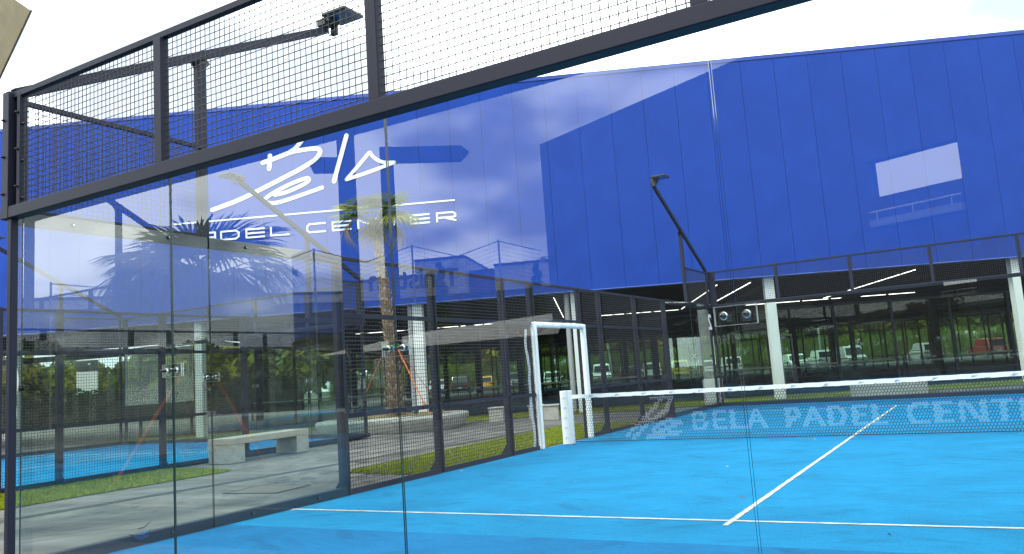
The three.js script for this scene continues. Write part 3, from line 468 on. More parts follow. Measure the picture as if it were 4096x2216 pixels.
function palm(label, base, trunk, R, nf, o2 = {}) {
  const o = thing('fan_palm', label, 'palm tree', base, o2.turn || 0, 'fan palms');
  const H = trunk.h, curve = new THREE.CatmullRomCurve3(trunk.path.map((q) => V(...q)));
  const rad = (t) => THREE.MathUtils.lerp(trunk.r0, trunk.r1, Math.min(1, t * 1.15) ** 0.7) * (t < 0.04 ? 1.25 - t * 6 : 1);
  const rings = 40, n = 14, pos = [], idx = [];
  for (let k = 0; k <= rings; k++) { const t = k / rings, c = curve.getPoint(t), r = rad(t) * 0.9; for (let i = 0; i < n; i++) { const a = i / n * 6.2832; pos.push(c.x + Math.cos(a) * r * rr(0.94, 1.06), c.y, c.z + Math.sin(a) * r * rr(0.94, 1.06)); } }
  for (let k = 0; k < rings; k++) for (let i = 0; i < n; i++) { const a = k * n + i, b = k * n + (i + 1) % n; idx.push(a, a + n, b, b, a + n, b + n); }
  const g = new THREE.BufferGeometry(); g.setAttribute('position', new THREE.Float32BufferAttribute(pos, 3)); g.setIndex(idx); g.computeVertexNormals(); part('trunk', g, M.bark, o);
  const boots = [[], [], []]; const nb = Math.round(H * 60);
  for (let k = 0; k < nb; k++) { // old leaf bases, in a spiral
    const t = (k + 0.5) / nb, c = curve.getPoint(t), r = rad(t), a = k * 2.39996, w = r * rr(0.3, 0.5), L = rr(0.1, 0.2) * (r / 0.2) ** 0.5, out = rr(0.25, 0.6);
    const s = new THREE.Shape([[-w, 0], [w, 0], [w * 0.75, L * 0.6], [w * 0.2, L], [-w * 0.5, L * 0.8]].map(([x, y]) => new THREE.Vector2(x * rr(0.8, 1.2), y)));
    boots[k % 3].push(new THREE.ExtrudeGeometry(s, { depth: 0.014, bevelEnabled: false }).rotateX(out).rotateY(Math.PI / 2 - a).translate(c.x + Math.cos(a) * r * 0.88, c.y - 0.04, c.z + Math.sin(a) * r * 0.88));
  }
  boots.forEach((b, i) => part('leaf_bases', P(b), M.boot[i], o, 'stuff'));
  const hair = new Cords(); for (let k = 0; k < nb * 1.2; k++) { const t = rnd(), c = curve.getPoint(t), r = rad(t), a = rr(0, 6.28), l = rr(0.04, 0.12); hair.add(c.x + Math.cos(a) * r, c.y, c.z + Math.sin(a) * r, c.x + Math.cos(a + rr(-0.4, 0.4)) * (r + l), c.y + rr(-0.06, 0.1), c.z + Math.sin(a + rr(-0.4, 0.4)) * (r + l), 0.003); } part('fibres', hair.geo(), M.boot[2], o, 'stuff');
  const top = curve.getPoint(1);
  for (let k = 0; k < nf; k++) {
    const f = k / nf, a = k * 2.39996 + 0.4, el = THREE.MathUtils.lerp(1.35, o2.low ?? -0.75, f ** 0.75) + rr(-0.12, 0.12), st = R * rr(0.42, 0.6) * (f < 0.15 ? 0.6 : 1), dry = f > (o2.dry ?? 0.72);
    const d = V(Math.cos(a) * Math.cos(el), Math.sin(el), Math.sin(a) * Math.cos(el)), e = top.clone().addScaledVector(d, st).add(V(0, -0.1 * st, 0));
    const fr = fanFrond(R * rr(0.62, 0.8), 26, dry ? rr(1.2, 2.0) : rr(1.9, 2.7), dry ? 2.2 : rr(0.5, 1.1) * (el < 0.5 ? 1.25 : 0.6) * (o2.stiff ?? 1));
    const tilt = el - (dry ? 0.9 : rr(0.35, 0.8)); fr.rotateX(rr(-0.35, 0.35)); fr.rotateZ(tilt); fr.rotateY(-a); fr.translate(e.x, e.y, e.z);
    const m = part('frond', fr, dry ? M.frondDry : M.frond[o2.dark ? 2 : k % 3], o); part('stalk', rod([top.x, top.y - 0.05, top.z], [e.x, e.y, e.z], 0.018, 5, 0.01), dry ? M.boot[2] : M.frond[1], m);
  }
  const sk = new Cords(); for (let k = 0; k < 130; k++) { const a = rr(0, 6.28), r0 = rr(0.12, 0.3), y = top.y - rr(0.0, 0.5); sk.add(top.x + Math.cos(a) * r0 * 0.6, y + 0.1, top.z + Math.sin(a) * r0 * 0.6, top.x + Math.cos(a) * r0 * 1.7, y - rr(0.15, 0.45), top.z + Math.sin(a) * r0 * 1.7, 0.006); } part('dry_strands', sk.geo(), M.frondDry, o, 'stuff');
  return o;
}
const palmAt = [-7.87, 0.4, -14.7];
palm('tall fan palm with a shaggy brown trunk tied with orange straps', palmAt, { h: 5.75, r0: 0.23, r1: 0.1, path: [[0, 0, 0], [-0.02, 1.4, 0], [-0.1, 3, 0.02], [-0.24, 4.4, 0.03], [-0.42, 5.75, 0.02]] }, 1.3, 16, { dry: 0.82, low: 0.0, stiff: 0.55 });
{
  const tieAt = 2.0; const o = thing('palm_tie', 'green band tied round the palm trunk', 'tie', [palmAt[0] - 0.04, palmAt[1] + tieAt, palmAt[2]]);
  part('band', P(new THREE.TorusGeometry(0.19, 0.03, 8, 24).rotateX(Math.PI / 2), new THREE.TorusGeometry(0.225, 0.02, 8, 24).rotateX(Math.PI / 2 + 0.12).translate(0, 0.03, 0)), M.tie, o);
  let k = 0;
  for (const [x, z, lab] of [[-9.2, -14.5, 'orange guy strap on the neighbouring court side of the palm'], [-6.6, -14.6, 'wide orange guy strap running down from the palm to the gravel'], [-7.2, -16.1, 'orange guy strap behind the palm trunk']]) { const q = thing('guy_strap', lab, 'strap', [x, 0.42, z], 0, 'orange guy straps of the palm'); const top = [palmAt[0] - 0.04 - x, tieAt - 0.02, palmAt[2] - z]; top[0] += (x > -8 ? 1 : -1) * 0.2; part('strap', bar([0, 0.02, 0], top, k === 1 ? 0.05 : 0.028, 0.006), M.strap, q); part('ratchet', rb(0.06, 0.05, 0.1, 0.01, top[0] * 0.14, top[1] * 0.14 + 0.02, top[2] * 0.14), k === 1 ? M.strap : M.black, q); part('anchor', rod([0, -0.05, 0], [0, 0.06, 0], 0.02, 8), M.pipe, q); k++; }
  for (const [x, z, t, lab] of [[-7.2, -14.0, 0.5, 'grey ground spotlight in the gravel beside the palm trunk'], [-6.8, -14.3, -0.5, 'black ground spotlight under the wide orange strap'], [-8.8, -14.0, 0.9, 'black ground spotlight at the neighbouring court side of the palm']]) { const q = thing('ground_spotlight', lab, 'spotlight', [x, 0.43, z], t, 'spotlights in the planter'); part('spike', rod([0, -0.05, 0], [0, 0.1, 0], 0.012, 6), M.black, q); const h = part('housing', rod([0, 0.06, 0.06], [0, 0.24, -0.06], 0.06, 14, 0.075), M.black, q); part('lens', rod([0, 0.238, -0.0585], [0, 0.246, -0.064], 0.062, 14), M.white, h); }
}
{ // concrete benches and stools
  const b = thing('concrete_bench', 'low concrete bench on two blocky legs beside the grass bed', 'bench', [-6.3, 0, -7.35], 0.06);
  part('seat', rb(0.6, 0.13, 2.25, 0.015, 0, 0.425, -1.05), M.concrete, b); for (const z of [-0.12, -1.98]) part('leg', rb(0.6, 0.36, 0.38, 0.015, 0, 0.18, z), M.concrete, b);
  const w = thing('concrete_block_bench', 'long solid concrete bench block behind the far glass wall', 'bench', [4.4, 0, -21.87], FTURN); part('block', rb(2.0, 0.4, 0.55, 0.02, 0, 0.2, 0), M.concrete, w); part('top_slab', rb(2.06, 0.03, 0.6, 0.01, 0.02, 0.415, 0), M.white, w);
  const w2 = thing('rounded_planter', 'rounded pale concrete planter beyond the far glass wall', 'planter', [8.9, 0, -22.2], FTURN); part('basin', ringSolid([[superRing(0.95, 0.7, 40, 0.5), 0], [superRing(1.05, 0.8, 40, 0.5), 0.42], [superRing(1.0, 0.75, 40, 0.5), 0.5], [superRing(0.7, 0.5, 40, 0.5), 0.5], [superRing(0.68, 0.48, 40, 0.5), 0.4]]), M.concrete, w2); part('gravel', ringSolid([[superRing(0.69, 0.49, 40, 0.5), 0.4], [superRing(0.3, 0.2, 40, 0.5), 0.46], [superRing(0.01, 0.01, 40, 0.5), 0.47]]), M.gravel, w2);
  const stool = (x, z, lab) => { const q = thing('stool', lab, 'stool', [x, 0, z], FTURN, 'concrete stools'); part('body', rb(0.42, 0.4, 0.42, 0.012, 0, 0.2, 0), M.concrete, q); part('top_slab', rb(0.48, 0.035, 0.48, 0.008, 0, 0.418, 0), M.concrete, q); };
  stool(-5.9, -17.0, 'square concrete stool standing alone between planter and hall'); stool(-4.65, -17.2, 'first concrete stool seen through the padded door opening'); stool(-4.0, -16.9, 'second concrete stool seen through the padded door opening, beside the net pad');
  const c = thing('litter_bin', 'grey cylindrical litter bin behind the far corner glass', 'bin', fp(4.1, 0, -0.9)); part('body', new THREE.LatheGeometry([[0, 0], [0.27, 0], [0.3, 0.05], [0.3, 0.78], [0.27, 0.8], [0.25, 0.78], [0.25, 0.4], [0, 0.4]].map(([x, y]) => new THREE.Vector2(x, y)), 24), M.pipe, c);
}
{ // folded concrete canopy over the path: one inclined board-marked face toward the court
  const o = thing('concrete_canopy', 'board marked beige concrete canopy corner overhead', 'canopy', [-4.229, 0, -2.497]);
  const A = V(0, 6.949, 0), e1 = V(0.332, -1.273, 0.586).multiplyScalar(1.7), e2 = V(1.78, -0.66, 1.62);
  const B = A.clone().add(e1), D2 = A.clone().add(e2), C2 = B.clone().add(e2), n = V(-11.22, 5.64, -6.19).normalize().multiplyScalar(0.35);
  const q = [A, B, C2, D2], r = q.map((p) => p.clone().add(n)), f = (...l) => l.map((p) => p.toArray());
  part('slab', metreUV(quads([f(...q), f(...r.slice().reverse()), f(q[0], q[3], r[3], r[0]), f(q[1], q[0], r[0], r[1]), f(q[2], q[1], r[1], r[2]), f(q[3], q[2], r[2], r[3])])), M.formed, o);
  part('drip_groove', bar(A.clone().addScaledVector(n, -0.03).addScaledVector(e2, 0.02).toArray(), B.clone().addScaledVector(n, -0.03).addScaledVector(e2, 0.02).toArray(), 0.03, 0.02), M.drain, o);
  part('column', metreUV(span(1.1, 1.7, 0, 4.75, 1.9, 2.5, 0.02)), M.formed, o);
}

// ───────────────────────── beyond the hall: car park, cane, trees ─────────────────────────
const at = (s, d, y = 0) => fp(s, y, d);
const paint = (r, g, b) => new THREE.MeshPhysicalMaterial({ color: lin(r, g, b), roughness: 0.4, clearcoat: 1, clearcoatRoughness: 0.05 });
M.carGlass = new THREE.MeshPhysicalMaterial({ color: lin(0.012, 0.016, 0.018), roughness: 0.06 });
M.tyre = S(lin(0.015, 0.015, 0.015), 0.85); M.rim = S(lin(0.4, 0.41, 0.42), 0.35, { metalness: 0.8 });
M.headlight = S(lin(0.7, 0.72, 0.75), 0.15); M.tail = S(lin(0.4, 0.01, 0.01), 0.25);
const CAR = {};
function carGeos(kind) {
  if (CAR[kind]) return CAR[kind];
  const van = kind === 'van', suv = kind === 'suv', L = van ? 4.6 : suv ? 4.4 : 4.1, H = van ? 1.85 : suv ? 1.66 : 1.48, W = van ? 1.86 : 1.78, b = van ? 0.95 : suv ? 0.92 : 0.84;
  const shape = (l) => new THREE.Shape(l.map(([x, y]) => new THREE.Vector2(x, y)));
  // side outline, front at +x
  const body = shape([[-L / 2 + 0.05, 0.3], [-L / 2, 0.55], [-L / 2 + 0.04, b], [L / 2 - (van ? 0.85 : 1.15), b + 0.04], [L / 2 - 0.25, b - 0.13], [L / 2, b - 0.32], [L / 2, 0.36], [L / 2 - 0.1, 0.24], [L / 2 - 0.5, 0.24], [L / 2 - 0.58, 0.42], [L / 2 - 0.85, 0.58], [L / 2 - 1.12, 0.42], [L / 2 - 1.2, 0.22], [-L / 2 + 1.2, 0.22], [-L / 2 + 1.1, 0.42], [-L / 2 + 0.82, 0.58], [-L / 2 + 0.54, 0.42], [-L / 2 + 0.46, 0.26]]);
  const cab = shape([[-L / 2 + 0.06, b - 0.01], [-L / 2 + (van ? 0.14 : 0.42), H - 0.05], [-L / 2 + (van ? 0.3 : 0.75), H], [L / 2 - (van ? 1.55 : 2.0), H], [L / 2 - (van ? 1.35 : 1.75), H - 0.05], [L / 2 - (van ? 0.8 : 1.1), b + 0.01]]);
  const ex = (s, w, bev) => new THREE.ExtrudeGeometry(s, { depth: w - 2 * bev, bevelEnabled: true, bevelSize: bev * 0.8, bevelThickness: bev, bevelSegments: 3 }).translate(0, 0, -w / 2 + bev);
  const xf = L / 2 - (van ? 0.8 : 1.1), xt = L / 2 - (van ? 1.35 : 1.75), xr = -L / 2 + 0.06, xrt = -L / 2 + (van ? 0.14 : 0.42), w = W - 0.24, k = (x0, y0, x1, y1, t) => [x0 + (x1 - x0) * t, y0 + (y1 - y0) * t];
  const slope = (xa, ya, xb, yb, o) => { const [x0, y0] = k(xa, ya, xb, yb, 0.12), [x1, y1] = k(xa, ya, xb, yb, 0.9); return quads([[[x0 + o, y0 + 0.03, w / 2], [x0 + o, y0 + 0.03, -w / 2], [x1 + o, y1 + 0.03, -w / 2 + 0.08], [x1 + o, y1 + 0.03, w / 2 - 0.08]]]); };
  const sideWin = (z) => quads([[[xr + 0.35, b + 0.06, z], [xf - 0.2, b + 0.06, z], [xt - 0.08, H - 0.1, z * 0.985], [xrt + 0.3, H - 0.1, z * 0.985]]]);
  CAR[kind] = { L, H, W, body: ex(body, W, 0.09), cabin: ex(cab, W - 0.16, 0.1), screen: slope(xf, b, xt, H - 0.05, 0.085), rear: slope(xr, b, xrt, H - 0.05, -0.085), side: [sideWin(W / 2 - 0.078), sideWin(-W / 2 + 0.078)], wheel: new THREE.CylinderGeometry(0.31, 0.31, 0.2, 18).rotateX(Math.PI / 2), rim: new THREE.CylinderGeometry(0.2, 0.2, 0.21, 12).rotateX(Math.PI / 2), lamp: rb(0.06, 0.14, 0.34, 0.02), grille: rb(0.04, 0.18, 0.9, 0.02), plate: rb(0.02, 0.11, 0.5, 0.005), bumper: rb(0.1, 0.2, W - 0.1, 0.04), b };
  return CAR[kind];
}
function car(label, s, d, kind, mat, back) {
  const g = carGeos(kind), o = thing('parked_car', label, 'car', at(s, d), FTURN + (back ? Math.PI / 2 : -Math.PI / 2), 'cars parked behind the hall');
  part('body', g.body, mat, o); part('cabin', g.cabin, mat, o); part('windscreen', g.screen, M.carGlass, o); part('rear_window', g.rear, M.carGlass, o); for (const q of g.side) part('side_window', q, M.carGlass, o);
  for (const x of [g.L / 2 - 0.85, -g.L / 2 + 0.82]) for (const z of [-1, 1]) { const w = part('wheel', g.wheel, M.tyre, o); w.position.set(x, 0.31, z * (g.W / 2 - 0.1)); part('rim', g.rim, M.rim, w); }
  for (const z of [-1, 1]) { const a = part('headlight', g.lamp, M.headlight, o); a.position.set(g.L / 2 + 0.05, g.b - 0.24, z * (g.W / 2 - 0.26)); const t = part('tail_light', g.lamp, M.tail, o); t.position.set(-g.L / 2 - 0.05, g.b - 0.12, z * (g.W / 2 - 0.2)); const m = part('mirror', rb(0.12, 0.12, 0.18, 0.04), mat, o); m.position.set(g.L / 2 - 1.45, g.b + 0.1, z * (g.W / 2 + 0.08)); }
  part('grille', g.grille, M.black, o).position.set(g.L / 2 + 0.07, 0.52, 0); for (const q of [1, -1]) { part('bumper', g.bumper, q > 0 ? M.black : mat, o).position.set(q * (g.L / 2 + 0.04), 0.4, 0); part('number_plate', g.plate, M.white, o).position.set(q * (g.L / 2 + 0.1), 0.48, 0); }
  return o;
}
const wht = paint(0.75, 0.76, 0.77), slv = paint(0.42, 0.43, 0.45), drk = paint(0.02, 0.022, 0.025), yel = paint(0.62, 0.38, 0.02), gld = paint(0.55, 0.42, 0.03), red = paint(0.25, 0.015, 0.02);
car('silver hatchback parked next to the black estate', -15.9, 60, 'hatch', slv, false); car('black estate car parked beside the yellow one', -13.3, 60, 'suv', drk, true); car('bright yellow car parked beside the black estate', -10.7, 60, 'hatch', yel, true); car('dark grey car seen between fence posts next to a yellow one', -7.9, 60, 'suv', paint(0.08, 0.085, 0.09), false);
car('white hatchback seen through the padded door opening', -3.6, 60, 'hatch', wht, true); car('white van with a tall windscreen beside a leaning lamp pole', 1.6, 60, 'van', wht, false); car('dark red compact car between the white van and a white estate', 4.3, 60, 'hatch', paint(0.12, 0.02, 0.03), true); car('white estate car next to the dark red compact', 6.8, 60, 'suv', wht, true); car('golden yellow estate car seen through the far corner glass', 9.6, 60, 'suv', gld, true); car('white car directly beside the golden yellow estate', 12.2, 60, 'hatch', wht, true); car('white car behind the number 2 on the glass', 15, 60, 'suv', wht, true);
car('white saloon beside the broad white column', 20.7, 56, 'hatch', wht, false); car('white estate parked beside the white saloon', 23.2, 56, 'suv', wht, true); car('silver van parked after two white cars', 26, 56, 'van', slv, false); car('grey car under the trees near the red one', 33.1, 56, 'suv', slv, true); car('red car at the end of the parked row', 39.1, 56, 'suv', red, true);
car('silver car beyond the neighbouring court', -33, 33, 'suv', slv, true); car('white car beyond the neighbouring court', -30, 33, 'hatch', wht, false);
solo('car_park', sheet([at(-90, 48.2), at(90, 48.2), at(90, 64.5), at(-90, 64.5)].map((q) => [q[0], q[2]]), -0.008), M.asphalt, null, null, null, 'structure');
solo('verge', sheet([at(-140, 64.5), at(140, 64.5), at(140, 130), at(-140, 130)].map((q) => [q[0], q[2]]), -0.01), S(lin(0.09, 0.1, 0.04), 0.95), null, null, null, 'structure');
{ // giant cane hedge
  const geo = []; for (let k = 0; k < 9; k++) { const a = k * 0.9, y = 0.5 + k * 0.26, l = 0.55; geo.push([[0, y, 0], [0.02, y + 0.03, 0], [Math.cos(a) * l * 0.6, y + l * 0.6, Math.sin(a) * l * 0.6], [Math.cos(a) * l * 0.6 - 0.03, y + l * 0.58, Math.sin(a) * l * 0.6]], [[Math.cos(a) * l * 0.6 - 0.03, y + l * 0.58, Math.sin(a) * l * 0.6], [Math.cos(a) * l * 0.6, y + l * 0.6, Math.sin(a) * l * 0.6], [Math.cos(a) * l, y + l * 0.55, Math.sin(a) * l], [Math.cos(a) * l, y + l * 0.54, Math.sin(a) * l]]); }
  geo.push([[-0.015, 0, 0], [0.015, 0, 0], [0.008, 2.9, 0], [-0.008, 2.9, 0]]);
  const n = 9000, im = new THREE.InstancedMesh(quads(geo), new THREE.MeshPhysicalMaterial({ color: lin(0.19, 0.25, 0.065), roughness: 0.95, specularIntensity: 0.2, side: THREE.DoubleSide }), n); const m = new THREE.Matrix4(), e = new THREE.Euler(), q = new THREE.Quaternion(), c = new THREE.Color();
  for (let k = 0; k < n; k++) { const s = rr(-30, 60), p = at(s, 66 + rr(0, 2.6)), h = rr(0.8, 1.15) * (1 + 0.16 * fbm2(s * 0.3, 1)); e.set(rr(-0.1, 0.1), rr(0, 6.28), rr(-0.1, 0.1)); q.setFromEuler(e); m.compose(V(...p), q, V(1.15, h, 1.15)); im.setMatrixAt(k, m); const t = rr(0.6, 1.3); im.setColorAt(k, c.setRGB(t * rr(0.85, 1.2), t, t * rr(0.6, 1.1))); }
  im.name = 'cane_thicket'; im.userData = { kind: 'stuff', label: 'thicket of tall pale green cane behind the parked cars', category: 'cane' }; scene.add(im);
}
const crownMats = [[0.18, 0.2, 0.025], [0.13, 0.17, 0.03], [0.22, 0.2, 0.025]].map(([r, g, b]) => new THREE.MeshPhysicalMaterial({ color: lin(r, g, b), roughness: 0.9, specularIntensity: 0.1, transmission: 0.3, thickness: 0, side: THREE.DoubleSide, vertexColors: true }));
M.trunk = S(lin(0.07, 0.055, 0.045), 0.9);
function tree(name, label, base, H, R, cat, leaves = 2600, mat = 0, shape = 'round', group) {
  const o = thing(name, label, cat, base, rr(0, 6), group);
  const limbs = [rod([0, 0, 0], [0.05, H * 0.42, 0], H * 0.03, 8, H * 0.022)], tips = [];
  for (let k = 0; k < 7; k++) { const a = k * 2.4, e = [Math.cos(a) * R * 0.55, H * rr(0.6, 0.82), Math.sin(a) * R * 0.55]; limbs.push(rod([0.05, H * 0.36, 0], e, H * 0.016, 5, H * 0.006)); tips.push(e); }
  if (shape === 'round') part('trunk', P(limbs), M.trunk, o); else part('trunk', rod([0, 0, 0], [0, H * 0.3, 0], H * 0.02, 6), M.trunk, o);
  const cl = []; for (let k = 0; k < 26; k++) { if (shape === 'round') { const a = rr(0, 6.28), u = rr(-0.8, 1), q = Math.sqrt(1 - Math.min(1, u * u)) * rr(0.5, 1); cl.push([Math.cos(a) * q * R, H * 0.66 + u * H * 0.3, Math.sin(a) * q * R, R * rr(0.28, 0.46)]); } else { const t = k / 26; cl.push([rr(-0.12, 0.12) * R, H * (0.08 + 0.88 * t), rr(-0.12, 0.12) * R, R * (1 - t) ** 0.8 * 0.95 + 0.06]); } }
  const p = [], n = [], col = [], sz = shape === 'round' ? R * 0.105 : R * 0.13;
  for (let k = 0; k < leaves; k++) { const [cx, cy, cz, r] = cl[Math.floor(rnd() * cl.length)]; const d = V(rr(-1, 1), rr(-1, 1), rr(-1, 1)).normalize().multiplyScalar(r * Math.cbrt(rr(0.15, 1))); const c = V(cx + d.x, cy + d.y * (shape === 'round' ? 0.8 : 1), cz + d.z), u = V(rr(-1, 1), rr(-1, 1), rr(-1, 1)).normalize(), v = V(rr(-1, 1), rr(-1, 1), rr(-1, 1)).cross(u).normalize(), s = sz * rr(0.6, 1.4), N = u.clone().cross(v); const t = rr(0.55, 1.4), cc = [t * rr(0.9, 1.15), t, t * rr(0.7, 1.1)];
    for (const [a, b] of [[-1, -0.2], [0.2, -0.8], [1, 0.25], [-1, -0.2], [1, 0.25], [-0.2, 0.8]]) { p.push(c.x + (u.x * a + v.x * b) * s, c.y + (u.y * a + v.y * b) * s, c.z + (u.z * a + v.z * b) * s); n.push(N.x, N.y, N.z); col.push(...cc); } }
  const g = new THREE.BufferGeometry(); g.setAttribute('position', new THREE.Float32BufferAttribute(p, 3)); g.setAttribute('normal', new THREE.Float32BufferAttribute(n, 3)); g.setAttribute('color', new THREE.Float32BufferAttribute(col, 3)); part('crown', g, crownMats[mat], o);
  return o;
}
{
  const lab = ['broad green tree behind the cane thicket', 'yellow green tree behind the cane thicket', 'olive tree with a wide crown behind the cane thicket']; let k = 0;
  for (const [s, d, H, R] of [[-24, 71, 8, 4.2], [-18, 73, 7.4, 4], [-11.5, 71, 7.8, 4.2], [-4.8, 72, 8.2, 4.4], [2, 76, 7, 3.6], [5.6, 71, 7.6, 3.9], [13.6, 74, 7.6, 3.6], [21, 71, 8, 4.2], [28, 72, 8.4, 4.4], [35.5, 71, 8, 4.2], [43, 72, 8.4, 4.5], [51, 73, 8, 4.2], [-31, 66, 8, 4.4], [-57, 42, 4.9, 3.6], [-50, 40, 5.3, 3.4], [-45, 43, 4.4, 3.0], [-36.5, 41, 4.8, 3.2], [-31, 40, 5.2, 3.6], [-26, 42, 5.6, 3.8], [-64, 44, 5.0, 3.8]]) { tree('broadleaf_tree', (s < -25 ? ['green tree beyond the open end of the hall', 'yellow green tree beyond the open end of the hall', 'olive tree beyond the open end of the hall'] : lab)[k % 3], at(s, d), H, R, 'tree', 3600, k % 3, 'round', s < -25 ? 'trees beyond the open end of the hall' : 'trees behind the cane thicket'); k++; }
  for (let i = 0; i < 15; i++) tree('background_tree', 'tall dark tree in the belt far behind the cane thicket', at(-34 + i * 6.4 + rr(-1, 1), 84 + rr(-2, 2)), rr(9, 11), rr(4.2, 5), 'tree', 2400, 1, 'round', 'tree belt far behind the cane'); for (let i = 0; i < 9; i++) tree('background_tree', 'tree of the belt beyond the open end of the hall', at(-70 + i * 5.2 + rr(-1, 1), 52 + rr(-2, 2)), rr(4.6, 5.4), rr(3.2, 3.8), 'tree', 2400, 1, 'round', 'tree belt beyond the open end of the hall');
  const sh = thing('hedge', 'tall clipped dark hedge beyond the neighbouring court', 'hedge', at(-42, 30), FTURN); const hp = []; for (let i = 0; i < 7000; i++) { const c = [rr(-22, 22), rr(0, 2.5) * (1 + 0.15 * fbm2(i, 2)), rr(-0.5, 0.5)], a = rr(0, 6.28), s = rr(0.05, 0.12); hp.push([[c[0] - s, c[1], c[2] - s], [c[0] + s, c[1] + s * Math.cos(a), c[2]], [c[0] + s, c[1] + s, c[2] + s * Math.sin(a)], [c[0] - s, c[1] + s, c[2] + s]]); } part('foliage', quads(hp), leafMat(0.05, 0.07, 0.025), sh); part('stems', span(-22, 22, 0, 2.2, -0.3, 0.3), S(lin(0.02, 0.022, 0.012), 0.95), sh);
}
for (const [s, d, lean, lab] of [[2.9, 63.5, 0.09, 'leaning pale lamp pole behind the white van'], [25.2, 63, 0, 'pale lamp pole behind the parked cars, near the broad white column'], [26.3, 63, 0, 'second pale pole standing close to another behind the white cars']]) { const o = thing('lamp_pole', lab, 'lamp pole', at(s, d), FTURN, 'lamp poles of the car park'); part('pole', rod([0, 0, 0], [-lean * 8, 8, 0], 0.1, 10, 0.06), M.pipe, o); part('lamp_head', rb(0.9, 0.12, 0.3, 0.04, -lean * 8 - 0.4, 8.02, 0), M.pipe, o); }
{ // orange and brick buildings in the distance
  const bld = (name, lab, s, d, w, h, dep, mat, wins, wm) => { const o = thing(name, lab, 'building', at(s, d), FTURN); part('wall', span(-w / 2, w / 2, 0, h, -dep, 0), mat, o); part('parapet', span(-w / 2 - 0.15, w / 2 + 0.15, h, h + 0.35, -dep - 0.15, 0.15), M.concrete, o); for (const [x, y, ww, hh] of wins) { const q = part('window', span(x - ww / 2, x + ww / 2, y, y + hh, 0.005, 0.06), M.white, o); part('pane', span(x - ww / 2 + 0.08, x + ww / 2 - 0.08, y + 0.08, y + hh - 0.08, 0.062, 0.075), M.carGlass, q); } return o; };
  const br = tex(256, 256, (u, v) => { const r = Math.floor(v * 32), x = (u * 12 + (r % 2) * 0.5) % 1, m = (v * 32) % 1 < 0.13 || x < 0.05; const n = 0.8 + 0.25 * fbm2(Math.floor(u * 12) * 3.1, r * 1.7, 1); return m ? [0.75, 0.68, 0.6] : [n, n * 0.95, n * 0.9]; }, true, [3, 2.2]); const bm = S(lin(0.42, 0.13, 0.06), 0.9, { map: br });
  const o = bld('brick_building', 'distant red brick building with white windows seen through the corner glass', 17, 112, 13, 9, 10, bm, [[-4.5, 4.2, 1.8, 1.3], [-1.5, 4.2, 1.8, 1.3], [1.5, 4.2, 1.8, 1.3], [4.5, 4.2, 1.8, 1.3]]); metreUV(o.children[0].geometry); part('base_band', span(-6.55, 6.55, 0, 3.6, 0.002, 0.05), M.concrete, o);
  bld('orange_building', 'distant orange building with a blue panel behind the trees', 6.5, 120, 9, 8, 8, S(lin(0.75, 0.2, 0.04), 0.8), [[2, 4, 1.6, 1.2]]).add((() => { const m = new THREE.Mesh(span(-1.6, 0.2, 3.2, 4.7, 0.004, 0.05), S(lin(0.02, 0.08, 0.5), 0.5)); m.name = 'blue_panel'; return m; })());
  const t = thing('totem_sign', 'tall white totem sign with a dark grey head beyond the neighbouring court', 'sign', at(-39.8, 36), FTURN + 0.3); part('panel', rb(1.5, 4.1, 0.35, 0.03, 0, 2.05, 0), M.white, t); part('header', rb(1.58, 0.85, 0.4, 0.03, 0, 4.53, 0), S(lin(0.06, 0.07, 0.07), 0.5), t); for (const [y, w] of [[2.2, 0.5], [1.2, 0.5]]) part('green_figure', P(span(-0.35, -0.05, y, y + 0.3, 0.176, 0.182), span(0.05, 0.05 + w * 0.6, y, y + 0.3, 0.176, 0.182)), S(lin(0.05, 0.4, 0.3), 0.6), t); part('header_mark', P(span(0.1, 0.16, 4.6, 4.72, 0.2, 0.206), span(0.2, 0.26, 4.6, 4.72, 0.2, 0.206)), M.white, t);
}

// ───────────────────────── behind the photographer (seen mirrored in the glass) ─────────────────────────
const RAD = Math.PI / 180; const behind = (az, dist, y = 0) => [6.991 + dist * Math.sin(az * RAD), y, -3.805 + dist * Math.cos(az * RAD)];
{
  const c = [-8.43, 25.8], t = Math.atan2(0.39, 0.92); const o = thing('clubhouse', 'tall dark grey clubhouse front with an open terrace window, mirrored in the glass', 'building', [c[0], 0, c[1]], t); // local x along the front, front faces local -z
  const dk = S(lin(0.09, 0.092, 0.098), 0.8, { map: slabTex });
  const w = (x0, x1, y0, y1) => part('front_wall', metreUV(span(x0, x1, y0, y1, 0, 0.45)), dk, o);
  w(0, 14.3, 0, 11); w(16.75, 36, 0, 11); w(14.3, 16.75, 6.55, 11); w(14.3, 16.75, 0, 5.5);
  part('ledge', span(14.3, 16.75, 4.66, 4.86, -0.25, -0.003), M.concrete, o); part('handrail', rod([14.3, 5.08, -0.2], [16.75, 5.08, -0.2], 0.025, 8), M.white, o); for (const x of [14.5, 15.5, 16.5]) part('baluster', rod([x, 4.86, -0.2], [x, 5.08, -0.2], 0.015, 6), M.white, o);
  part('roof', span(0, 36, 4.0, 4.2, 0.46, 10), dk, o); part('side_wall', span(0, 0.3, 0, 4.0, 0.46, 10), dk, o);
  const cam = thing('dome_camera', 'small white dome camera on a bracket at the clubhouse corner', 'camera', behind(-27.9, 33, 6.0)); part('bracket', rod([0.25, 0.1, 0], [0, 0.1, 0], 0.03, 8), M.white, cam); part('dome', new THREE.SphereGeometry(0.14, 14, 10), M.pipe, cam);
}
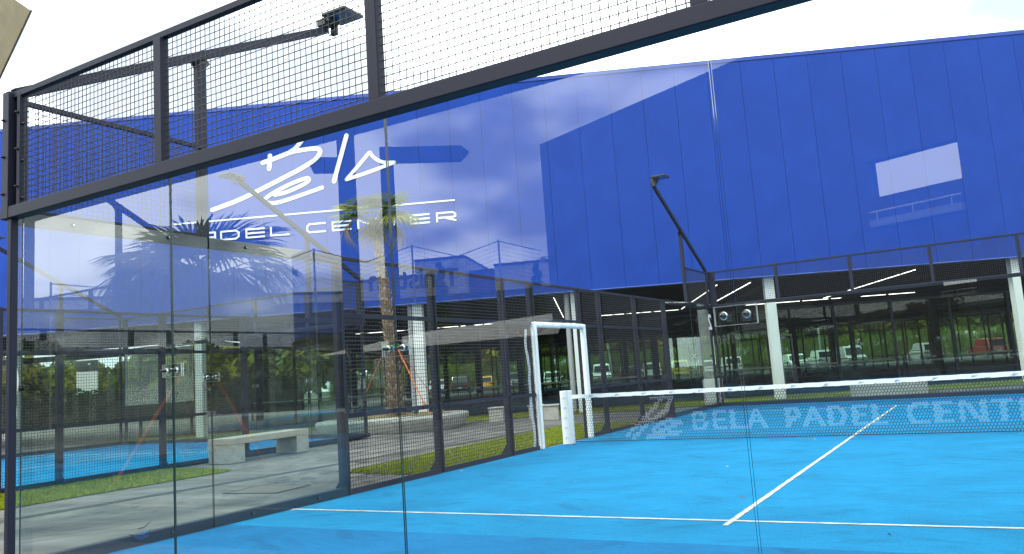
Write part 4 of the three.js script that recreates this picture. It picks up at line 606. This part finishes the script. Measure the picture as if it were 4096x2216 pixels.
{
  let k = 0;
  for (const [az, dist, h, arms, lab] of [[-41.5, 12.5, 5.6, [[0.55, 4.75]], 'taller dark square column with a short side arm, mirrored in the glass'], [-38.65, 12, 4.85, [[-1.25, 4.75]], 'dark square column with one long arm, mirrored in the glass']]) {
    const o = thing('lamp_column', lab, 'lamp column', behind(az, dist), az * RAD, 'square lamp columns'); part('column', rb(arms[0][0] > 0 ? 0.27 : 0.2, h, 0.22, 0.015, 0, h / 2, 0), M.steel, o);
    for (const [l, y] of arms) part('arm', new THREE.ExtrudeGeometry(new THREE.Shape([[0, -0.12], [-l * 0.9, -0.12], [-l, 0], [-l * 0.9, 0.1], [0, 0.1]].map(([x, q]) => new THREE.Vector2(x, q))), { depth: 0.16, bevelEnabled: false }).translate(0, y, -0.08), M.steel, o); k++;
  }
}
palm('low broad fan palm mirrored in the glass', behind(-51.6, 15.4), { h: 3.3, r0: 0.26, r1: 0.2, path: [[0, 0, 0], [0.05, 1.4, 0], [0.05, 3.45, 0.05]] }, 1.6, 50, { dry: 0.97, dark: true });
for (const [az, lab] of [[-56.5, 'orange guy strap of the low palm, mirrored beside a clear clamp'], [-47.5, 'orange guy strap of the low palm, mirrored above the bench']]) { const b = behind(az, 15.4, 0.02), q = thing('guy_strap', lab, 'strap', b, 0, 'orange guy straps of the low palm'), t = behind(-51.6, 15.4, 2.3); part('strap', bar([0, 0, 0], [t[0] - b[0], 2.2, t[2] - b[2]], 0.055, 0.055), M.strap, q); part('anchor', rod([0, -0.02, 0], [0, 0.12, 0], 0.03, 8), M.pipe, q); }
{ // long warehouse with a pale lettered fascia
  const wall = S(lin(0.8, 0.8, 0.82), 0.7, { map: slabTex }), low = S(lin(0.05, 0.055, 0.07), 0.7);
  const blocks = [[-70, -41, 8.2, 62, 'long low warehouse wing with a pale fascia behind the palm'], [-41, -37, 9.0, 61, 'warehouse block with a pale fascia, left of the taller one'], [-37, -33.4, 10.2, 60, 'taller warehouse block with a pale lettered fascia'], [-33.4, -31.4, 9.1, 60, 'narrow dark purple warehouse block between pale ones'], [-31.4, -20, 9.4, 59, 'warehouse block with a pale fascia beside the clubhouse corner']];
  for (const [a0, a1, h, d, lab] of blocks) { const A = behind(a0, d), B = behind(a1, d - 1), L = Math.hypot(B[0] - A[0], B[2] - A[2]); const o = thing('warehouse', lab, 'building', A, Math.atan2(-(B[2] - A[2]), B[0] - A[0]), 'warehouse blocks'); const pur = a0 === -33.4; part('fascia', span(0.02, L - 0.02, 7.6, h, -0.3, 8), pur ? S(lin(0.1, 0.05, 0.3), 0.6) : wall, o); part('wall', span(0, L, 0, 7.6, 0, 8), low, o); part('coping', span(0, L, h, h + 0.18, -0.36, 8.1), low, o); }
  for (const [ch, az] of [['T', -34.5], ['n', -36.05], ['i', -36.65], ['s', -37.2], ['t', -37.85], ['n', -39.9]]) { const g = new TextGeometry(ch, { font, size: 1.35, depth: 0.1, curveSegments: 5 }); g.computeBoundingBox(); g.translate(-(g.boundingBox.min.x + g.boundingBox.max.x) / 2, 0, 0); g.rotateY(Math.PI); const m = solo('fascia_letter', g, low, `dark letter ${ch} on the pale warehouse fascia`, 'letter', 'letters on the warehouse fascia'); m.position.set(...behind(az, 57.8, 8.0)); m.rotation.y = (az + 3) * RAD; }
  for (const [az, d] of [[-35.3, 45], [-28.4, 40]]) tree('cypress', az < -30 ? 'slim dark cypress in front of the warehouse lettering' : 'slim dark cypress beside the clubhouse corner', behind(az, d), d === 45 ? 8.4 : 7.3, d === 45 ? 0.9 : 0.7, 'tree', 2600, 1, 'cone', 'cypress trees');
  for (const az of [-44, -37.2, -31, -60]) { const o = thing('net_pole', `thin pole of a ball net above the warehouse roof, ${az < -50 ? 'behind the palm' : az < -40 ? 'beside the taller column' : az < -35 ? 'over the lettering' : 'near the clubhouse'}`, 'pole', behind(az, 56), 0, 'ball net poles'); part('pole', rod([0, 0, 0], [0, 10.9 - (az < -50 ? 2 : 0), 0], 0.07, 8), M.pipe, o); }
  const cd = new Cords(); const pts = [[-60, 8.8], [-52, 8.0], [-44, 10.8], [-40.5, 9.8], [-37.2, 10.8], [-34, 9.9], [-31, 10.8], [-28, 9.9]]; for (let i = 0; i + 1 < pts.length; i++) for (let r = 0; r < 8; r++) { const a = behind(pts[i][0], 56, pts[i][1] - r * 0.3), b = behind(pts[i + 1][0], 56, pts[i + 1][1] - r * 0.3); cd.add(...a, ...b, r ? 0.008 : 0.03); } const q = solo('ball_net', cd.geo(), M.netBlack, 'thin sagging ball net strung between poles above the warehouse roof', 'net'); q.userData.kind = 'stuff';
}
{ // long changing-room block and trees on the far side of the site, mirrored in the side glass
  const o = thing('changing_block', 'long low green grey changing room block, mirrored in the side glass', 'building', [36, 0, -60], -Math.PI / 2); const wm = D(lin(0.3, 0.34, 0.31), 0.85, { map: slabTex });
  part('wall', metreUV(span(0, 104, 0, 4.2, -12, 0)), wm, o); part('roof_edge', span(-0.2, 104.2, 4.2, 4.5, -12.2, 0.3), M.pipe, o);
  for (let k = 0; k < 17; k++) { const w = part('window', span(3 + k * 6, 5.4 + k * 6, 1.4, 3.4, 0.004, 0.06), M.pipe, o); part('pane', span(3.08 + k * 6, 5.32 + k * 6, 1.48, 3.32, 0.062, 0.075), M.carGlass, w); }
  for (let k = 0; k < 9; k++) tree('broadleaf_tree', 'leafy tree in front of the changing room block, mirrored in the side glass', [rr(29, 32), 0, -52 + k * 9 + rr(-1.5, 1.5)], rr(3.8, 4.8), rr(2.0, 2.6), 'tree', 2200, k % 3, 'round', 'trees in front of the changing room block');
}
{ // white shade canopy with dark ribs
  const e = (az, el, d) => behind(az, d, 1.305 + d * Math.tan(el * RAD)); const A = e(-44, 2.3, 33), B = e(-27.2, 2.8, 30), C = e(-26.5, 4.3, 36), D = e(-37, 3.5, 38);
  const o = thing('shade_canopy', 'white fabric shade canopy on dark ribs, mirrored in the glass', 'canopy', [0, 0, 0]); const mix = (p, q, t) => p.map((v, i) => v + (q[i] - v) * t);
  part('fabric', quads([[A, B, C, D]]), new THREE.MeshPhysicalMaterial({ color: lin(0.85, 0.84, 0.8), roughness: 1, transmission: 0.55, thickness: 0, side: THREE.DoubleSide }), o);
  for (const t of [0.3, 0.62, 0.9]) { const p = mix(A, B, t), r = mix(D, C, Math.min(1, t + 0.12)); p[1] -= 0.1; r[1] -= 0.1; part('rib', bar(p, r, 0.32, 0.2), M.black, o); }
  for (const p of [A, B, C, D]) part('pole', rod([p[0], 0, p[2]], [p[0], p[1] - 0.02, p[2]], 0.06, 8), M.steel, o);
}
renderer.render(scene, camera);
